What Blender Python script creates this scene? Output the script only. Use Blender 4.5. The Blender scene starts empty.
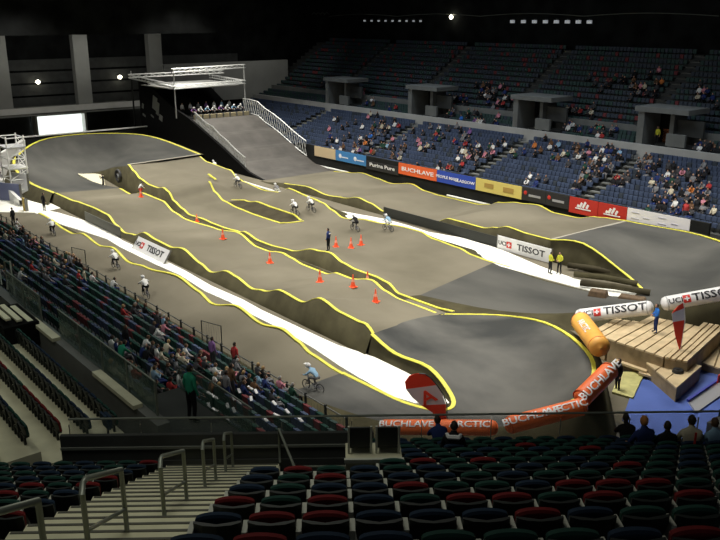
import bpy, bmesh, math, random
from mathutils import Vector, Matrix
random.seed(7)
C = bpy.context.scene
col = C.collection
PI = math.pi
# ---------------------------------------------------------------- camera, world, lights, exposure
F = 811.0; CH = 18.5; PITCH = math.atan(253 / F)
cam = bpy.data.cameras.new('camera'); cam.sensor_width = 36; cam.lens = 36 * F / 720; cam.clip_end = 500
co = bpy.data.objects.new('camera', cam); col.objects.link(co)
co.location = (0, 0, CH); co.rotation_euler = (PI / 2 - PITCH, 0, 0); C.camera = co
AR = math.radians(39.3); CA, SA = math.cos(AR), math.sin(AR)
def toXY(u, v): return (-u * SA + v * CA, u * CA + v * SA)       # arena frame (u along the straights, v across) to world
def toUV(x, y): return (-x * SA + y * CA, x * CA + y * SA)
w = bpy.data.worlds.new('world'); C.world = w; w.use_nodes = True
w.node_tree.nodes['Background'].inputs[0].default_value = (0.82, 0.9, 0.95, 1)
w.node_tree.nodes['Background'].inputs[1].default_value = 0.05
def area(name, u, v, z, sx, sy, power, color=(1, .96, .88), spread=110, tilt=(0, 0)):
    l = bpy.data.lights.new(name, 'AREA'); l.shape = 'RECTANGLE'; l.size = sx; l.size_y = sy
    l.energy = power; l.color = color; l.spread = math.radians(spread)
    o = bpy.data.objects.new(name, l); col.objects.link(o); x, y = toXY(u, v); o.location = (x, y, z)
    o.rotation_euler = (math.radians(tilt[0]), math.radians(tilt[1]), AR)
    return o
for uu in (28, 46, 64, 82, 100):                                   # the rig over the track
    for vv in (31, 53):
        area('rig_and_fill_light', uu, vv + 2, 22.5, 5, 9, 2700, spread=105)
area('rig_and_fill_light', 62, 69, 20.5, 3, 70, 1900, (.8, .9, 1), 130, (0, 0))      # fill added over the far stand to brighten it
area('rig_and_fill_light', 45, 10, 20.5, 3, 40, 420, (.9, 1, .95), 120)              # over the near stand
area('rig_and_fill_light', 111, 42, 15.7, 22, 1.5, 420, (1, .98, .92), 150, (55, 0)); area('rig_and_fill_light', 108, 72, 15.7, 16, 1.5, 270, (1, .98, .92), 150, (55, 0))   # unseen fills added under the drape to brighten the hall end
area('rig_and_fill_light', 60, 58, 21.5, 3, 80, 650, (.85, .92, 1), 120, (0, -62))   # added fill, tilted to brighten the upper far stand
for uu in (30, 55, 80): area('rig_and_fill_light', uu, 12, 21.5, 2, 12, 900, (1, .97, .9), 90, (0, -50))   # unseen near-side fills added for frontal light on banners and deck
area('stand_fill_light', 28, 2, 21.0, 4, 12, 180, (1, 1, .85), 120)                # unseen fill added to lift the near upper stand
area('stand_fill_light', 12, 6, 23.0, 5, 8, 230, (1, 1, .86), 140)                # fill added for the foreground seats and stairs
C.view_settings.view_transform = 'Standard'; C.view_settings.look = 'None'
C.view_settings.gamma = 1; C.view_settings.use_curve_mapping = False
C.view_settings.exposure = 0.0

# ---------------------------------------------------------------- helpers
CP, SP = math.cos(PITCH), math.sin(PITCH)
def ray(px, py):
    a = (px - 360) / F; b = (270 - py) / F
    return (a, CP + b * SP, -SP + b * CP)
def G(px, py, z=0):                                               # point at height z seen at a pixel, in arena u, v
    r = ray(px, py); t = (z - CH) / r[2]; u, v = toUV(r[0] * t, r[1] * t); return (u, v)
def pix(u, v, z):
    x, y = toXY(u, v); z -= CH; d = y * CP - z * SP; h = y * SP + z * CP
    return (360 + F * x / d, 270 - F * h / d)

MATS = {}
def mat(name, color, rough=.7, noise=0, scale=3, color2=None, emit=0, metal=0, alpha=1, detail=4, spec=.5, bump=0, stretch=None):
    if name in MATS: return MATS[name]
    m = bpy.data.materials.new(name); m.use_nodes = True; MATS[name] = m
    nt = m.node_tree; b = nt.nodes['Principled BSDF']
    b.inputs['Base Color'].default_value = (*color, 1); b.inputs['Roughness'].default_value = rough
    b.inputs['Metallic'].default_value = metal; b.inputs['Specular IOR Level'].default_value = spec
    if noise or color2:
        tc = nt.nodes.new('ShaderNodeTexCoord'); n = nt.nodes.new('ShaderNodeTexNoise')
        n.inputs['Scale'].default_value = scale; n.inputs['Detail'].default_value = detail
        if stretch:
            mp = nt.nodes.new('ShaderNodeMapping'); mp.inputs['Scale'].default_value = stretch
            nt.links.new(tc.outputs['Object'], mp.inputs['Vector']); nt.links.new(mp.outputs[0], n.inputs['Vector'])
        else: nt.links.new(tc.outputs['Object'], n.inputs['Vector'])
        r = nt.nodes.new('ShaderNodeValToRGB'); r.color_ramp.elements[0].position = .33; r.color_ramp.elements[1].position = .67
        c2 = color2 or tuple(min(1, c * (1 + noise)) for c in color)
        c1 = color if color2 else tuple(c * (1 - noise) for c in color)
        r.color_ramp.elements[0].color = (*c1, 1); r.color_ramp.elements[1].color = (*c2, 1)
        nt.links.new(n.outputs['Fac'], r.inputs['Fac']); nt.links.new(r.outputs['Color'], b.inputs['Base Color'])
        if bump:
            bp = nt.nodes.new('ShaderNodeBump'); bp.inputs['Strength'].default_value = bump
            nt.links.new(n.outputs['Fac'], bp.inputs['Height']); nt.links.new(bp.outputs[0], b.inputs['Normal'])
    if emit:
        b.inputs['Emission Color'].default_value = (*color, 1); b.inputs['Emission Strength'].default_value = emit
    if alpha < 1: b.inputs['Alpha'].default_value = alpha
    return m
DIRT = mat('dirt', (.122, .110, .080), .95, scale=.16, color2=(.175, .158, .118), detail=9, spec=.12)
DIRT2 = mat('dark_dirt', (.055, .048, .030), .95, noise=.2, scale=.9, spec=.1)  # darker brown soil for the gap face and some ridges
SIDE = mat('shaded_dirt_side', (.058, .052, .029), .95, noise=.25, scale=.7, spec=.1)  # dirt darker than the lane tops, side shade put into the colour
ASPH = mat('asphalt', (.040, .041, .038), .85, scale=.22, color2=(.088, .087, .078), detail=8, spec=.25, stretch=(1, .45, 1))
ASPHD = mat('dark_asphalt', (.028, .030, .029), .7, scale=.3, color2=(.105, .103, .093), detail=6, spec=.3, stretch=(1, .5, 1))
RAMP = mat('ramp_surface', (.078, .072, .064), .75, noise=.2, scale=.5, detail=7, spec=.3)
YEL = mat('yellow_paint', (.66, .62, .07), .6, noise=.12, scale=2)
WHITE = mat('white_sheet', (.88, .88, .80), .8)
CREAM = mat('cream_sheet', (.62, .58, .42), .8)
PADW = mat('white_pad', (.75, .75, .72), .6)
BLACK = mat('black_cloth', (.006, .006, .006), .9, spec=.1)
BLACKM = mat('black_wall', (.013, .014, .013), .8, noise=.3, scale=.6, spec=.2)
ROOF = mat('roof_black', (.010, .011, .011), .95, noise=.5, scale=.4, spec=.1)
CONC = mat('grey_concrete', (.15, .155, .145), .9, noise=.12, scale=.8)
CONCD = mat('dark_concrete', (.045, .048, .046), .9, noise=.2, scale=.8)
CONCL = mat('cream_concrete', (.60, .58, .42), .9, noise=.12, scale=1.2)
STEPC = mat('cream_step', (.72, .70, .50), .85, noise=.08, scale=1.5)
FASC = mat('fascia_panel', (.42, .42, .40), .8, noise=.08, scale=.6)
WALLG = mat('grey_wall', (.20, .205, .19), .9, noise=.1, scale=.3)
BLUEF = mat('blue_floor', (.075, .125, .38), .7, noise=.12, scale=.5, spec=.2)
FLOORG = mat('grey_floor', (.13, .125, .11), .85, noise=.2, scale=.3)
STEEL = mat('steel_tube', (.22, .22, .21), .4, metal=.6)
RAILM = mat('rail_metal', (.24, .26, .22), .45, metal=.4)
ALU = mat('aluminium_truss', (.55, .56, .54), .4, metal=.3)
WOOD = mat('pale_wood', (.50, .39, .23), .8, noise=.15, scale=1.4)
WOODD = mat('wood_side', (.30, .22, .12), .85, noise=.2, scale=2)
GLASS = mat('green_glass', (.09, .16, .13), .25, alpha=.45, spec=.6)
GLASSC = mat('clear_glass', (.14, .19, .17), .2, alpha=.16, spec=.6)
ORANGE = mat('orange_fabric', (.80, .15, .03), .55, noise=.1, scale=1)
YORANGE = mat('yellow_orange_fabric', (.85, .42, .08), .55, noise=.1, scale=1)
TUBEW = mat('white_vinyl', (.72, .72, .72), .45)
TUBEG = mat('grey_vinyl', (.40, .41, .42), .5)
RED = mat('red_vinyl', (.55, .03, .02), .6)
INK = mat('dark_ink', (.03, .03, .035), .7)
INKW = mat('white_ink', (.8, .8, .8), .6)
CONE = mat('cone_orange', (.85, .10, .03), .5)
SKIN = mat('skin', (.45, .25, .17), .6); SKIN2 = mat('brown_skin', (.20, .10, .06), .6)
HAIRS = [mat('dark_hair', (.02, .014, .01), .7), mat('brown_hair', (.09, .05, .025), .7), mat('fair_hair', (.38, .25, .11), .7), mat('grey_hair', (.3, .3, .29), .7)]
SHOE = mat('black_shoe', (.015, .015, .015), .6)
LAMP = mat('lamp_glow', (1, .93, .72), emit=14)
SMALLLAMP = mat('string_lamp', (.9, .95, 1), emit=.18)
DOORL = mat('bright_room', (.85, .92, .88), emit=1.3)

class MB:
    def __init__(s): s.v = []; s.f = []; s.m = []; s.mats = []
    def mi(s, m):
        if m not in s.mats: s.mats.append(m)
        return s.mats.index(m)
    def quadstrip(s, rows, m, closed=False, mfun=None):
        n = len(rows[0]); b = len(s.v)
        for r in rows: s.v += [tuple(p) for p in r]
        k = s.mi(m)
        for i in range(len(rows) - 1):
            for j in range(n - (0 if closed else 1)):
                j2 = (j + 1) % n
                s.f.append((b + i * n + j, b + i * n + j2, b + (i + 1) * n + j2, b + (i + 1) * n + j))
                s.m.append(s.mi(mfun(i, j)) if mfun else k)
    def box(s, c, d, m, rz=0, M=None, taper=1):
        b = len(s.v); cx, cy, cz = c; hx, hy, hz = d[0] / 2, d[1] / 2, d[2] / 2
        for z in (-1, 1):
            t = taper if z > 0 else 1
            for x, y in ((-1, -1), (1, -1), (1, 1), (-1, 1)):
                p = Vector((x * hx * t, y * hy * t, z * hz))
                if rz: p = Matrix.Rotation(rz, 3, 'Z') @ p
                if M is not None: p = M @ p
                s.v.append((cx + p.x, cy + p.y, cz + p.z))
        k = s.mi(m)
        for q in ((3, 2, 1, 0), (4, 5, 6, 7), (0, 1, 5, 4), (1, 2, 6, 5), (2, 3, 7, 6), (3, 0, 4, 7)):
            s.f.append(tuple(b + i for i in q)); s.m.append(k)
    def prism(s, poly, z0, z1, m, mtop=None):
        b = len(s.v); n = len(poly)
        zz = z1 if isinstance(z1, (list, tuple)) else [z1] * n
        area_ = sum(poly[i][0] * poly[(i + 1) % n][1] - poly[(i + 1) % n][0] * poly[i][1] for i in range(n))
        if area_ < 0: poly = poly[::-1]; zz = zz[::-1]
        s.v += [(p[0], p[1], z0) for p in poly] + [(p[0], p[1], zz[i]) for i, p in enumerate(poly)]
        k = s.mi(m); kt = s.mi(mtop or m)
        s.f.append(tuple(b + i for i in range(n))[::-1]); s.m.append(k)
        s.f.append(tuple(b + n + i for i in range(n))); s.m.append(kt)
        for i in range(n):
            j = (i + 1) % n; s.f.append((b + i, b + j, b + n + j, b + n + i)); s.m.append(k)
    def tube(s, pts, r, m, n=6, caps=True):
        pts = [Vector(p) for p in pts]; rs = r if isinstance(r, (list, tuple)) else [r] * len(pts)
        rows = []; up = Vector((0, 0, 1))
        for i, p in enumerate(pts):
            d = (pts[min(i + 1, len(pts) - 1)] - pts[max(i - 1, 0)]).normalized()
            a = d.cross(up if abs(d.z) < .95 else Vector((1, 0, 0))).normalized(); bb = a.cross(d)
            rows.append([p + (a * math.cos(t) + bb * math.sin(t)) * rs[i] for t in [2 * PI * q / n for q in range(n)]])
        b = len(s.v); s.quadstrip(rows, m, closed=True)
        if caps:
            k = s.mi(m); s.f.append(tuple(b + q for q in range(n))); s.m.append(k)
            e = b + n * (len(rows) - 1); s.f.append(tuple(e + q for q in range(n))[::-1]); s.m.append(k)
    def ellipsoid(s, c, r, m, nu=10, nv=7, mfun=None):
        rows = []
        for i in range(nv + 1):
            ph = -PI / 2 + PI * i / nv
            rows.append([(c[0] + r[0] * max(math.cos(ph), .02) * math.cos(2 * PI * j / nu), c[1] + r[1] * max(math.cos(ph), .02) * math.sin(2 * PI * j / nu), c[2] + r[2] * math.sin(ph)) for j in range(nu)])
        s.quadstrip(rows, m, closed=True, mfun=mfun)
    def mesh(s, name, smooth=False):
        me = bpy.data.meshes.new(name); me.from_pydata(s.v, [], s.f)
        for m in s.mats: me.materials.append(m)
        me.polygons.foreach_set('material_index', s.m)
        if smooth: me.polygons.foreach_set('use_smooth', [True] * len(s.f))
        me.update(); return me
    def build(s, name, parent=None, loc=(0, 0, 0), rot=0, smooth=False, bevel=0):
        o = bpy.data.objects.new(name, s.mesh(name, smooth)); col.objects.link(o)
        o.location = loc; o.rotation_euler = rot if isinstance(rot, tuple) else (0, 0, rot)
        if parent: o.parent = parent
        if bevel:
            b = o.modifiers.new('bevel', 'BEVEL'); b.width = bevel; b.segments = 2; b.limit_method = 'ANGLE'
        return o
def tag(o, label=None, cat=None, group=None, kind=None):
    if label:
        assert 4 <= len(label.split()) <= 16, label
        o['label'] = label
    if cat: o['category'] = cat
    if group: o['group'] = group
    if kind: o['kind'] = kind
    return o
def thing(name, label, cat, loc=(0, 0, 0), rot=0, group=None):
    o = bpy.data.objects.new(name, None); col.objects.link(o); o.location = loc
    o.rotation_euler = rot if isinstance(rot, tuple) else (0, 0, rot); o.empty_display_size = .2
    return tag(o, label, cat, group)
def at(u, v, z=0): x, y = toXY(u, v); return (x, y, z)
def struct(name, mb, label=None, smooth=False, parent=None):        # mesh given in arena coordinates (v, u, z)
    o = mb.build(name, parent=parent, rot=0 if parent else AR, smooth=smooth)
    if not parent: o['kind'] = 'structure'
    if label: o['label'] = label
    return o
WORDS = 'zero one two three four five six seven eight nine ten eleven twelve thirteen fourteen fifteen sixteen seventeen eighteen nineteen twenty'.split()
ORD = 'zeroth first second third fourth fifth sixth seventh eighth ninth tenth eleventh twelfth thirteenth fourteenth fifteenth sixteenth seventeenth eighteenth nineteenth twentieth'.split()
def ordw(n):
    if n <= 20: return ORD[n]
    t = {2: 'twenty', 3: 'thirty', 4: 'forty', 5: 'fifty', 6: 'sixty', 7: 'seventy', 8: 'eighty', 9: 'ninety'}[n // 10]
    return t[:-1] + 'ieth' if n % 10 == 0 else t + '-' + ORD[n % 10]
def text_mb(body, size, m, thick=.01, stretch=1.0):
    cu = bpy.data.curves.new('t', 'FONT'); cu.body = body; cu.size = size; cu.extrude = thick
    cu.align_x = 'CENTER'; cu.align_y = 'CENTER'; cu.resolution_u = 2; cu.offset = size * .018
    o = bpy.data.objects.new('t', cu); col.objects.link(o); dg = bpy.context.evaluated_depsgraph_get()
    me = bpy.data.meshes.new_from_object(o.evaluated_get(dg)); bpy.data.objects.remove(o)
    for v in me.vertices: v.co.x *= stretch
    me.materials.clear(); me.materials.append(m)
    return me
def link_mesh(name, me, parent, M):
    o = bpy.data.objects.new(name, me); col.objects.link(o); o.parent = parent; o.matrix_local = M; return o
def copy_tree(o, parent=None, depth=0):
    c = o.copy(); col.objects.link(c); c.parent = parent
    if parent is None: NEWKIDS.clear()
    NEWKIDS.append(c)
    for ch in KIDS.get(o.name, []): copy_tree(ch, c)
    return c
KIDS = {}; NEWKIDS = []
def freeze(root):                                                  # remember the children of a prototype for quick copying
    def rec(o):
        KIDS[o.name] = list(o.children)
        for ch in o.children: rec(ch)
    bpy.context.view_layer.update(); rec(root)
def interp(tab, x):
    if x <= tab[0][0]: return tab[0][1]
    for (a, za), (b, zb) in zip(tab, tab[1:]):
        if x <= b:
            t = (x - a) / (b - a) if b > a else 0; t = t * t * (3 - 2 * t); return za + (zb - za) * t
    return tab[-1][1]

# ---------------------------------------------------------------- hall floor and track
m = MB(); m.quadstrip([[(20.9, 14, 0), (62.2, 14, 0)], [(20.9, 125, 0), (62.2, 125, 0)]], DIRT); struct('floor', m)
m = MB(); m.quadstrip([[(-30, -30, -.02), (20.9, -30, -.02)], [(-30, 125, -.02), (20.9, 125, -.02)]], CONCD)
m.quadstrip([[(20.9, -30, -.02), (100, -30, -.02)], [(20.9, 14, -.02), (100, 14, -.02)]], CONCD)
m.quadstrip([[(62.2, 14, -.02), (100, 14, -.02)], [(62.2, 125, -.02), (100, 125, -.02)]], CONCD)
struct('floor', m)
def poly_uv(pts): return [(v, u) for u, v in pts]
m = MB(); m.prism(poly_uv([G(622, 420), G(632, 392), G(643, 379), G(668, 372), G(712, 338), G(790, 320), G(790, 440), G(640, 440)]), .0, .03, BLUEF)
struct('floor', m, 'blue matting beyond the wooden platforms')
m = MB(); m.prism([(20.9, 27.5), (22.4, 27.9), (24.2, 25.5), (26, 20.5), (31.5, 19.2), (31.5, 16.5), (20.9, 16.5)], .0, .02, FLOORG)
struct('floor', m, 'grey floor outside the near berm')

def clean(l, zmin=.03):
    l = sorted(l); return [(a, max(zmin, b)) for a, b in l]
S1F = clean([(80, .03), (77, .3), (74.4, .6), (71.8, .38), (69.5, .14), (65.7, .6), (63.5, .16), (61.4, 0), (58.7, 0), (55.8, 0), (54.1, .28), (52.9, .74), (50.5, 1.1), (48, 1.3), (46, .9), (43.5, .9), (41.5, 1.35), (40, 1.5), (38, 1.6), (36, 1.65)])
S1N = clean([(80, .03), (76, .4), (71.5, .7), (67.9, .35), (65.3, .52), (62.6, .96), (60.9, .74), (58.6, .24), (56.2, .08), (53.7, .07), (52.3, .21), (49.7, 1.21), (47.9, 1.2), (45.7, 1.17), (44.3, 1.46), (43, 1.8), (40.8, 1.63), (38.5, 1.62), (36.6, 2.17)])
S2F = clean([(99, 2.9), (94, 2.8), (88.5, 2.49), (86.1, 1.95), (80.8, 1.73), (79.3, 1.02), (77.8, .79), (74, .5), (70.3, .77), (69.1, 1.48), (64.9, 1.13), (63, .94), (61.6, .49), (59.9, .01), (56, .5), (50.6, .84), (49.2, .85), (47.4, .53), (44.4, .38), (43, .11), (41.4, 0), (40, 0)])
S2N = clean([(88, 3.1), (83.9, 3.12), (82.7, 2.62), (81.1, 1.99), (78.9, 1.67), (77.1, 1.65), (75.7, 1.87), (74.6, 1.63), (73.6, .87), (71.8, .38), (70.4, .03), (67.8, .12), (65.7, .04), (64, 0), (61.2, .17), (60.2, .38), (57.9, .04), (56.2, 0), (53.2, .22), (49.6, 1.03), (47.7, 1.23), (46.1, .8), (44.6, .63), (42.3, .65), (41, .53), (39.8, .02), (38, .03), (36.1, .05), (34.4, .21)])
S3F = clean([(84.2, .65), (81.4, .44), (78.1, 1.09), (73.6, 1.02), (71.3, .31), (68.9, 0), (63, .25), (59.2, .66), (56.3, 0), (54.9, 0), (52.4, .36), (51.2, .23), (49.7, 0), (48.2, 0), (46.7, 0), (45.3, .41), (43.8, .4), (41.3, .87), (39.8, .45), (38.5, .23), (36.3, .26), (34.6, .26), (33.1, .4)])
VS3 = 27.9
def prof(pts, v):
    out = []
    for a, b in pts:
        r = ray(a, b); ru, rv = toUV(r[0], r[1]); t = v / rv; out.append((ru * t, CH + r[2] * t))
    return clean(out)
S3N = prof([(70, 200), (80, 203), (93, 208), (107, 215), (115, 225), (124, 233), (133, 235), (144, 233), (155, 240), (169, 247), (182, 249), (200, 264), (209, 272), (227, 272), (235, 277), (251, 289), (262, 291), (280, 291), (300, 302), (320, 299), (340, 313), (358, 322), (364, 324), (378, 341), (404, 359), (418, 363)], VS3)
S4F = prof([(50, 218), (65, 229), (72, 233), (85, 234), (100, 245), (115, 248), (130, 262), (147, 267), (180, 275), (200, 291), (213, 303), (240, 305), (262, 323), (285, 329), (300, 341), (312, 353), (340, 371), (380, 392), (415, 405)], 24.6)
S4F = [(a, min(b, 1.1)) for a, b in S4F]
def lane(name, cols, u0, u1, m_top, label, skirtn=.45, skirtf=.8, side=SIDE, step=.3, mfun=None, ufun=None):
    """cols: list of (v, profile) from near edge to far edge"""
    mb = MB(); rows = []; n = int((u1 - u0) / step)
    for i in range(n + 1):
        u = u0 + (u1 - u0) * i / n; uf = ufun or (lambda u, v: u); top = [(v, uf(u, v), interp(p, uf(u, v))) for v, p in cols]
        a, b = top[0], top[-1]
        full = [(a[0] - skirtn, a[1], .0)]
        for (p, q) in zip(top, top[1:]):
            k = max(1, int((q[0] - p[0]) / 1.2))
            for j in range(k): t = j / k; full.append((p[0] + (q[0] - p[0]) * t, p[1] + (q[1] - p[1]) * t, p[2] + (q[2] - p[2]) * t))
        full += [b, (b[0] + skirtf, b[1], .0)]; rows.append(full)
    last = len(rows[0]) - 2
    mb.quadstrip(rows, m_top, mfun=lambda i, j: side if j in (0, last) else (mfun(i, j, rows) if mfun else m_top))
    return struct(name, mb, label, smooth=True)
def ribbon(path, wd, m, name='painted_line', lift=.035, label=None):    # path of arena (u, v, z), a painted stripe with a little body
    mb = MB(); rows = []
    for i, p in enumerate(path):
        a = Vector(path[max(i - 1, 0)]); b = Vector(path[min(i + 1, len(path) - 1)]); d = (b - a); d.z = 0; d.normalize()
        nrm = Vector((-d.y, d.x, 0)) * wd / 2; q = Vector(p)
        e = [q + nrm, q + nrm, q - nrm, q - nrm]; zz = [-.02, lift, lift, -.02]
        rows.append([(e[k].y, e[k].x, q.z + zz[k]) for k in range(4)])
    mb.quadstrip(rows, m); return struct(name, mb, label)
def line_on(p, v, u0, u1, wd=.20, label=None):
    n = int((u1 - u0) / .3); ribbon([(u0 + (u1 - u0) * i / n, v, interp(p, u0 + (u1 - u0) * i / n)) for i in range(n + 1)], wd, YEL, label=label)
lane('track_straight', [(51, S1N), (61.4, S1F)], 38.3, 80.5, DIRT, 'first straight beside the banner wall', skirtn=.35)
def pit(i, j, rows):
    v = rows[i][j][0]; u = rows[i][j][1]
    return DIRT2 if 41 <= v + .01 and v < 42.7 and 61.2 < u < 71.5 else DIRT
PA = clean([(40, 0), (50, .35), (58.5, .4), (61.7, .05), (64.2, .03), (66.3, .03), (69.5, .14), (72.2, .40), (74, 1.05), (75.1, 2.0), (78, 2.0), (82, 2.2), (88, 2.9)])
PB = clean([(40, 0), (50, .45), (59.5, .3), (61.2, .1), (62.7, .47), (66.1, .5), (68.9, .6), (70.8, .32), (73, .4), (75.5, 1.2), (78, 1.5), (82, 2.0), (88, 2.7)])
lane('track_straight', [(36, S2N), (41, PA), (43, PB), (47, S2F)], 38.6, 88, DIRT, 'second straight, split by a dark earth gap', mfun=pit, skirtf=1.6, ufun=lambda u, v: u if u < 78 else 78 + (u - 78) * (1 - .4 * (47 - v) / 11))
lane('track_straight', [(VS3, S3N), (35, S3F)], 33, 84.2, DIRT, 'third straight in the middle', skirtn=.55, skirtf=.5)
S4N = [(a, b * .12) for a, b in S4F]
lane('track_straight', [(21.3, S4N), (24.6, S4F)], 30.5, 79, DIRT, 'last straight beside the spectator fence', skirtn=.25, skirtf=.4)
line_on(S1F, 61.3, 38, 80, .22); line_on(S1N, 51.1, 38, 76); line_on(S2F, 46.9, 39, 99 - 11, .2); line_on(S2N, 36.1, 34.5, 84)
line_on(S3F, 34.9, 34, 84); line_on(S3N, VS3 + .1, 33, 84); line_on(S4F, 24.5, 31.3, 79)
ribbon([(75.1 - .3 * k, 41, interp(PA, 75.1 - .3 * k)) for k in range(45)] + [(61.2, 41.8, .1), (60.9, 43, .12)], .2, YEL, lift=.05)
ribbon([(72.6, 41.6, .35)] + [(71.5 - .3 * k, 43, interp(PB, 71.5 - .3 * k)) for k in range(35)], .2, YEL, lift=.05)
ribbon([(79.2, 43.2, 1.9), (78.2, 43.1, 1.75), (77.2, 43, 1.62)], .2, YEL, lift=.08)

def berm(name, ins, outs, m, label, pw=1.8, boundary=False, sub=4, skirt=1.3, sideskirt=SIDE):
    def cr(P, t):
        i = min(int(t), len(P) - 2); f = t - i
        p0, p1, p2, p3 = [Vector(P[max(0, min(len(P) - 1, i + k)) ]) for k in (-1, 0, 1, 2)]
        return .5 * ((2 * p1) + (p2 - p0) * f + (2 * p0 - 5 * p1 + 4 * p2 - p3) * f * f + (3 * p1 - p0 - 3 * p2 + p3) * f ** 3)
    n = (len(ins) - 1) * sub; rows = []; inner = []; outer = []; cen = sum((Vector(q) for q in ins), Vector()) / len(ins)
    for i in range(n + 1):
        t = i / sub; a = cr(ins, t); b = cr(outs, t); inner.append(tuple(a)); outer.append(tuple(b)); r = []
        for k in range(11):
            s_ = k / 10; p = a.lerp(b, s_); z = a.z + (b.z - a.z) * (s_ ** pw); r.append((p.y, p.x, max(z, .025)))
        d = (b - cen); d.z = 0; d.normalize(); q = b + d * skirt
        q0 = b + d * .45
        r += [(q0.y, q0.x, max(b.z, .025)), (q.y, q.x, 0)]
        a0 = a - (b - a).normalized() * .35; r.insert(0, (a0.y, a0.x, 0)); rows.append(r)
    mb = MB(); L = len(rows[0]) - 2
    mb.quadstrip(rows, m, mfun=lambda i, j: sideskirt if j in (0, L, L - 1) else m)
    struct(name, mb, label, smooth=True); return inner, outer
# far berm
I2 = [(84, 36.2, 3.0), (90, 36.8, 1.9), (95, 37.3, .7), (96.4, 36.4, .4), (96.3, 35, .3), (92, 34.6, .4), (88, 34.7, .45), (84.2, 35.0, interp(S3F, 84.2))]
O2 = [(87.9, 47, 2.6), (100.2, 47.4, 3.2), (104.8, 45.2, 3.5), (108.2, 40, 3.5), (107.5, 34.4, 3.2), (99.5, 28.7, 2.3), (91, 27.3, 1.4), (84.2, 27.9, interp(S3N, 84.2))]
inn, out = berm('track_berm', I2, O2, ASPH, 'dark far berm at the hall end', skirt=1.5)
ribbon(out, .3, YEL)
# right far berm, leaving the frame
I1 = [(38.5, 51, 1.65), (35.4, 51, 2.0), (32, 51, .7), (30, 50.4, .1), (29.2, 49.6, .05), (29, 48.6, .05), (29.5, 47.7, .05), (32, 46.6, .05), (36, 46.2, .05), (40.6, 46.8, .05)]
O1 = [(38.5, 61.4, 1.55), (35.8, 61.0, 1.7), (31.5, 59.6, 2.2), (27, 56.5, 2.8), (23.4, 53.5, 3.2), (21.3, 49.5, 3.1), (21.5, 45.8, 2.7), (28.2, 41.1, .8), (32.5, 38.4, .3), (38.6, 37, .05)]
inn, out = berm('track_berm', I1, O1, ASPH, 'grey berm beside the white banner')
ribbon(inn[:17], .2, YEL); ribbon(out[:22], .2, YEL)
# near dark berm
I3 = [(33, VS3, interp(S3N, 33)), (31, 27.9, interp(S3N, 31)), (28.2, 27.8, .8), (26, 27.2, .3), (25.2, 26.5, .06), (25.6, 25.6, .05), (27.2, 25.0, .06), (29.3, 24.7, .2), (31.5, 24.55, interp(S4F, 31.5))]
O3 = [(34.3, 35.1, .3), (30.6, 36.0, 1.1), (26, 34.4, 2.4), (22, 32.1, 3.0), (19.8, 30.2, 2.9), (19.2, 28.0, 2.3), (21.1, 25.3, 1.1), (25.0, 22.6, .5), (31.5, 21.3, .12)]
inn, out = berm('track_berm', I3, O3, ASPHD, 'dark near berm inside the orange tubes', pw=2.2)
ribbon([p for p in inn[:33]], .22, YEL); ribbon(out[:22], .19, YEL)
# pale edges of soil where asphalt begins
ribbon([(34.6 - .5 * t, 35 - 7.0 * t, .34 + .55 * t ** 2) for t in [i / 12 for i in range(13)]], .35, DIRT, lift=.03)
ribbon([(88.0 - 4 * t, 47 - 10.9 * t, 2.62 + .5 * t) for t in [i / 12 for i in range(13)]], .35, mat('pale_soil', (.3, .28, .23), .9), lift=.04)
ribbon([(38.4, 61.3 - 10.3 * t, 1.55 + .1 * t) for t in [i / 12 for i in range(13)]], .3, MATS['pale_soil'], lift=.04)

def sheet(name, lo, up, m, z, label, cat='mat'):
    n = len(lo); mb = MB(); rows = []
    for a, b in zip(lo, up):
        (ua, va), (ub, vb) = G(*a, z), G(*b, z); rows.append([(va, ua, 0.), (va, ua, z), (vb, ub, z), (vb, ub, 0.)])
    mb.quadstrip(rows, m); o = mb.build(name, rot=AR); return tag(o, label, cat)
sheet('ground_sheet', [(28, 209), (53, 222), (83, 231), (107, 239), (120, 247), (155, 264), (180, 275), (205, 291), (230, 302), (255, 316), (285, 331), (315, 349), (340, 366), (360, 378), (392, 396), (415, 403), (440, 405), (453, 402)],
      [(42, 209), (60, 213), (90, 222), (110, 231), (122, 240), (156, 256), (186, 271), (212, 286), (242, 299), (262, 310), (288, 322), (318, 336), (338, 345), (360, 352), (400, 366), (420, 371), (438, 384), (455, 400)],
      WHITE, .05, 'long white sheet on the ground between third and last straights')
sheet('ground_sheet', [(341, 212), (349, 219), (362, 223), (380, 225), (407, 228), (429, 237), (462, 247), (500, 266), (540, 277), (573, 286), (630, 301)],
      [(341, 211), (352, 213), (366, 215.5), (385, 219), (407, 225), (429, 232), (464, 238), (500, 249), (540, 266), (573, 278), (637, 293)],
      WHITE, .06, 'white sheet on the ground below the white lettered banner')
m = MB(); m.prism(poly_uv([G(77, 173.5, .3), G(103, 173, .3), G(106, 189, .3)]), 0, .33, CREAM); tag(m.build('ground_sheet', rot=AR), 'cream triangular sheet in the infield of the far berm', 'mat')
m = MB(); m.prism(poly_uv([G(-12, 178), G(24, 176), G(33, 196), G(62, 208), G(40, 213), G(-12, 212)]), 0, .04, WHITE); tag(m.build('ground_sheet', rot=AR), 'bright white floor covering by the finish at far left', 'mat')

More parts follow.
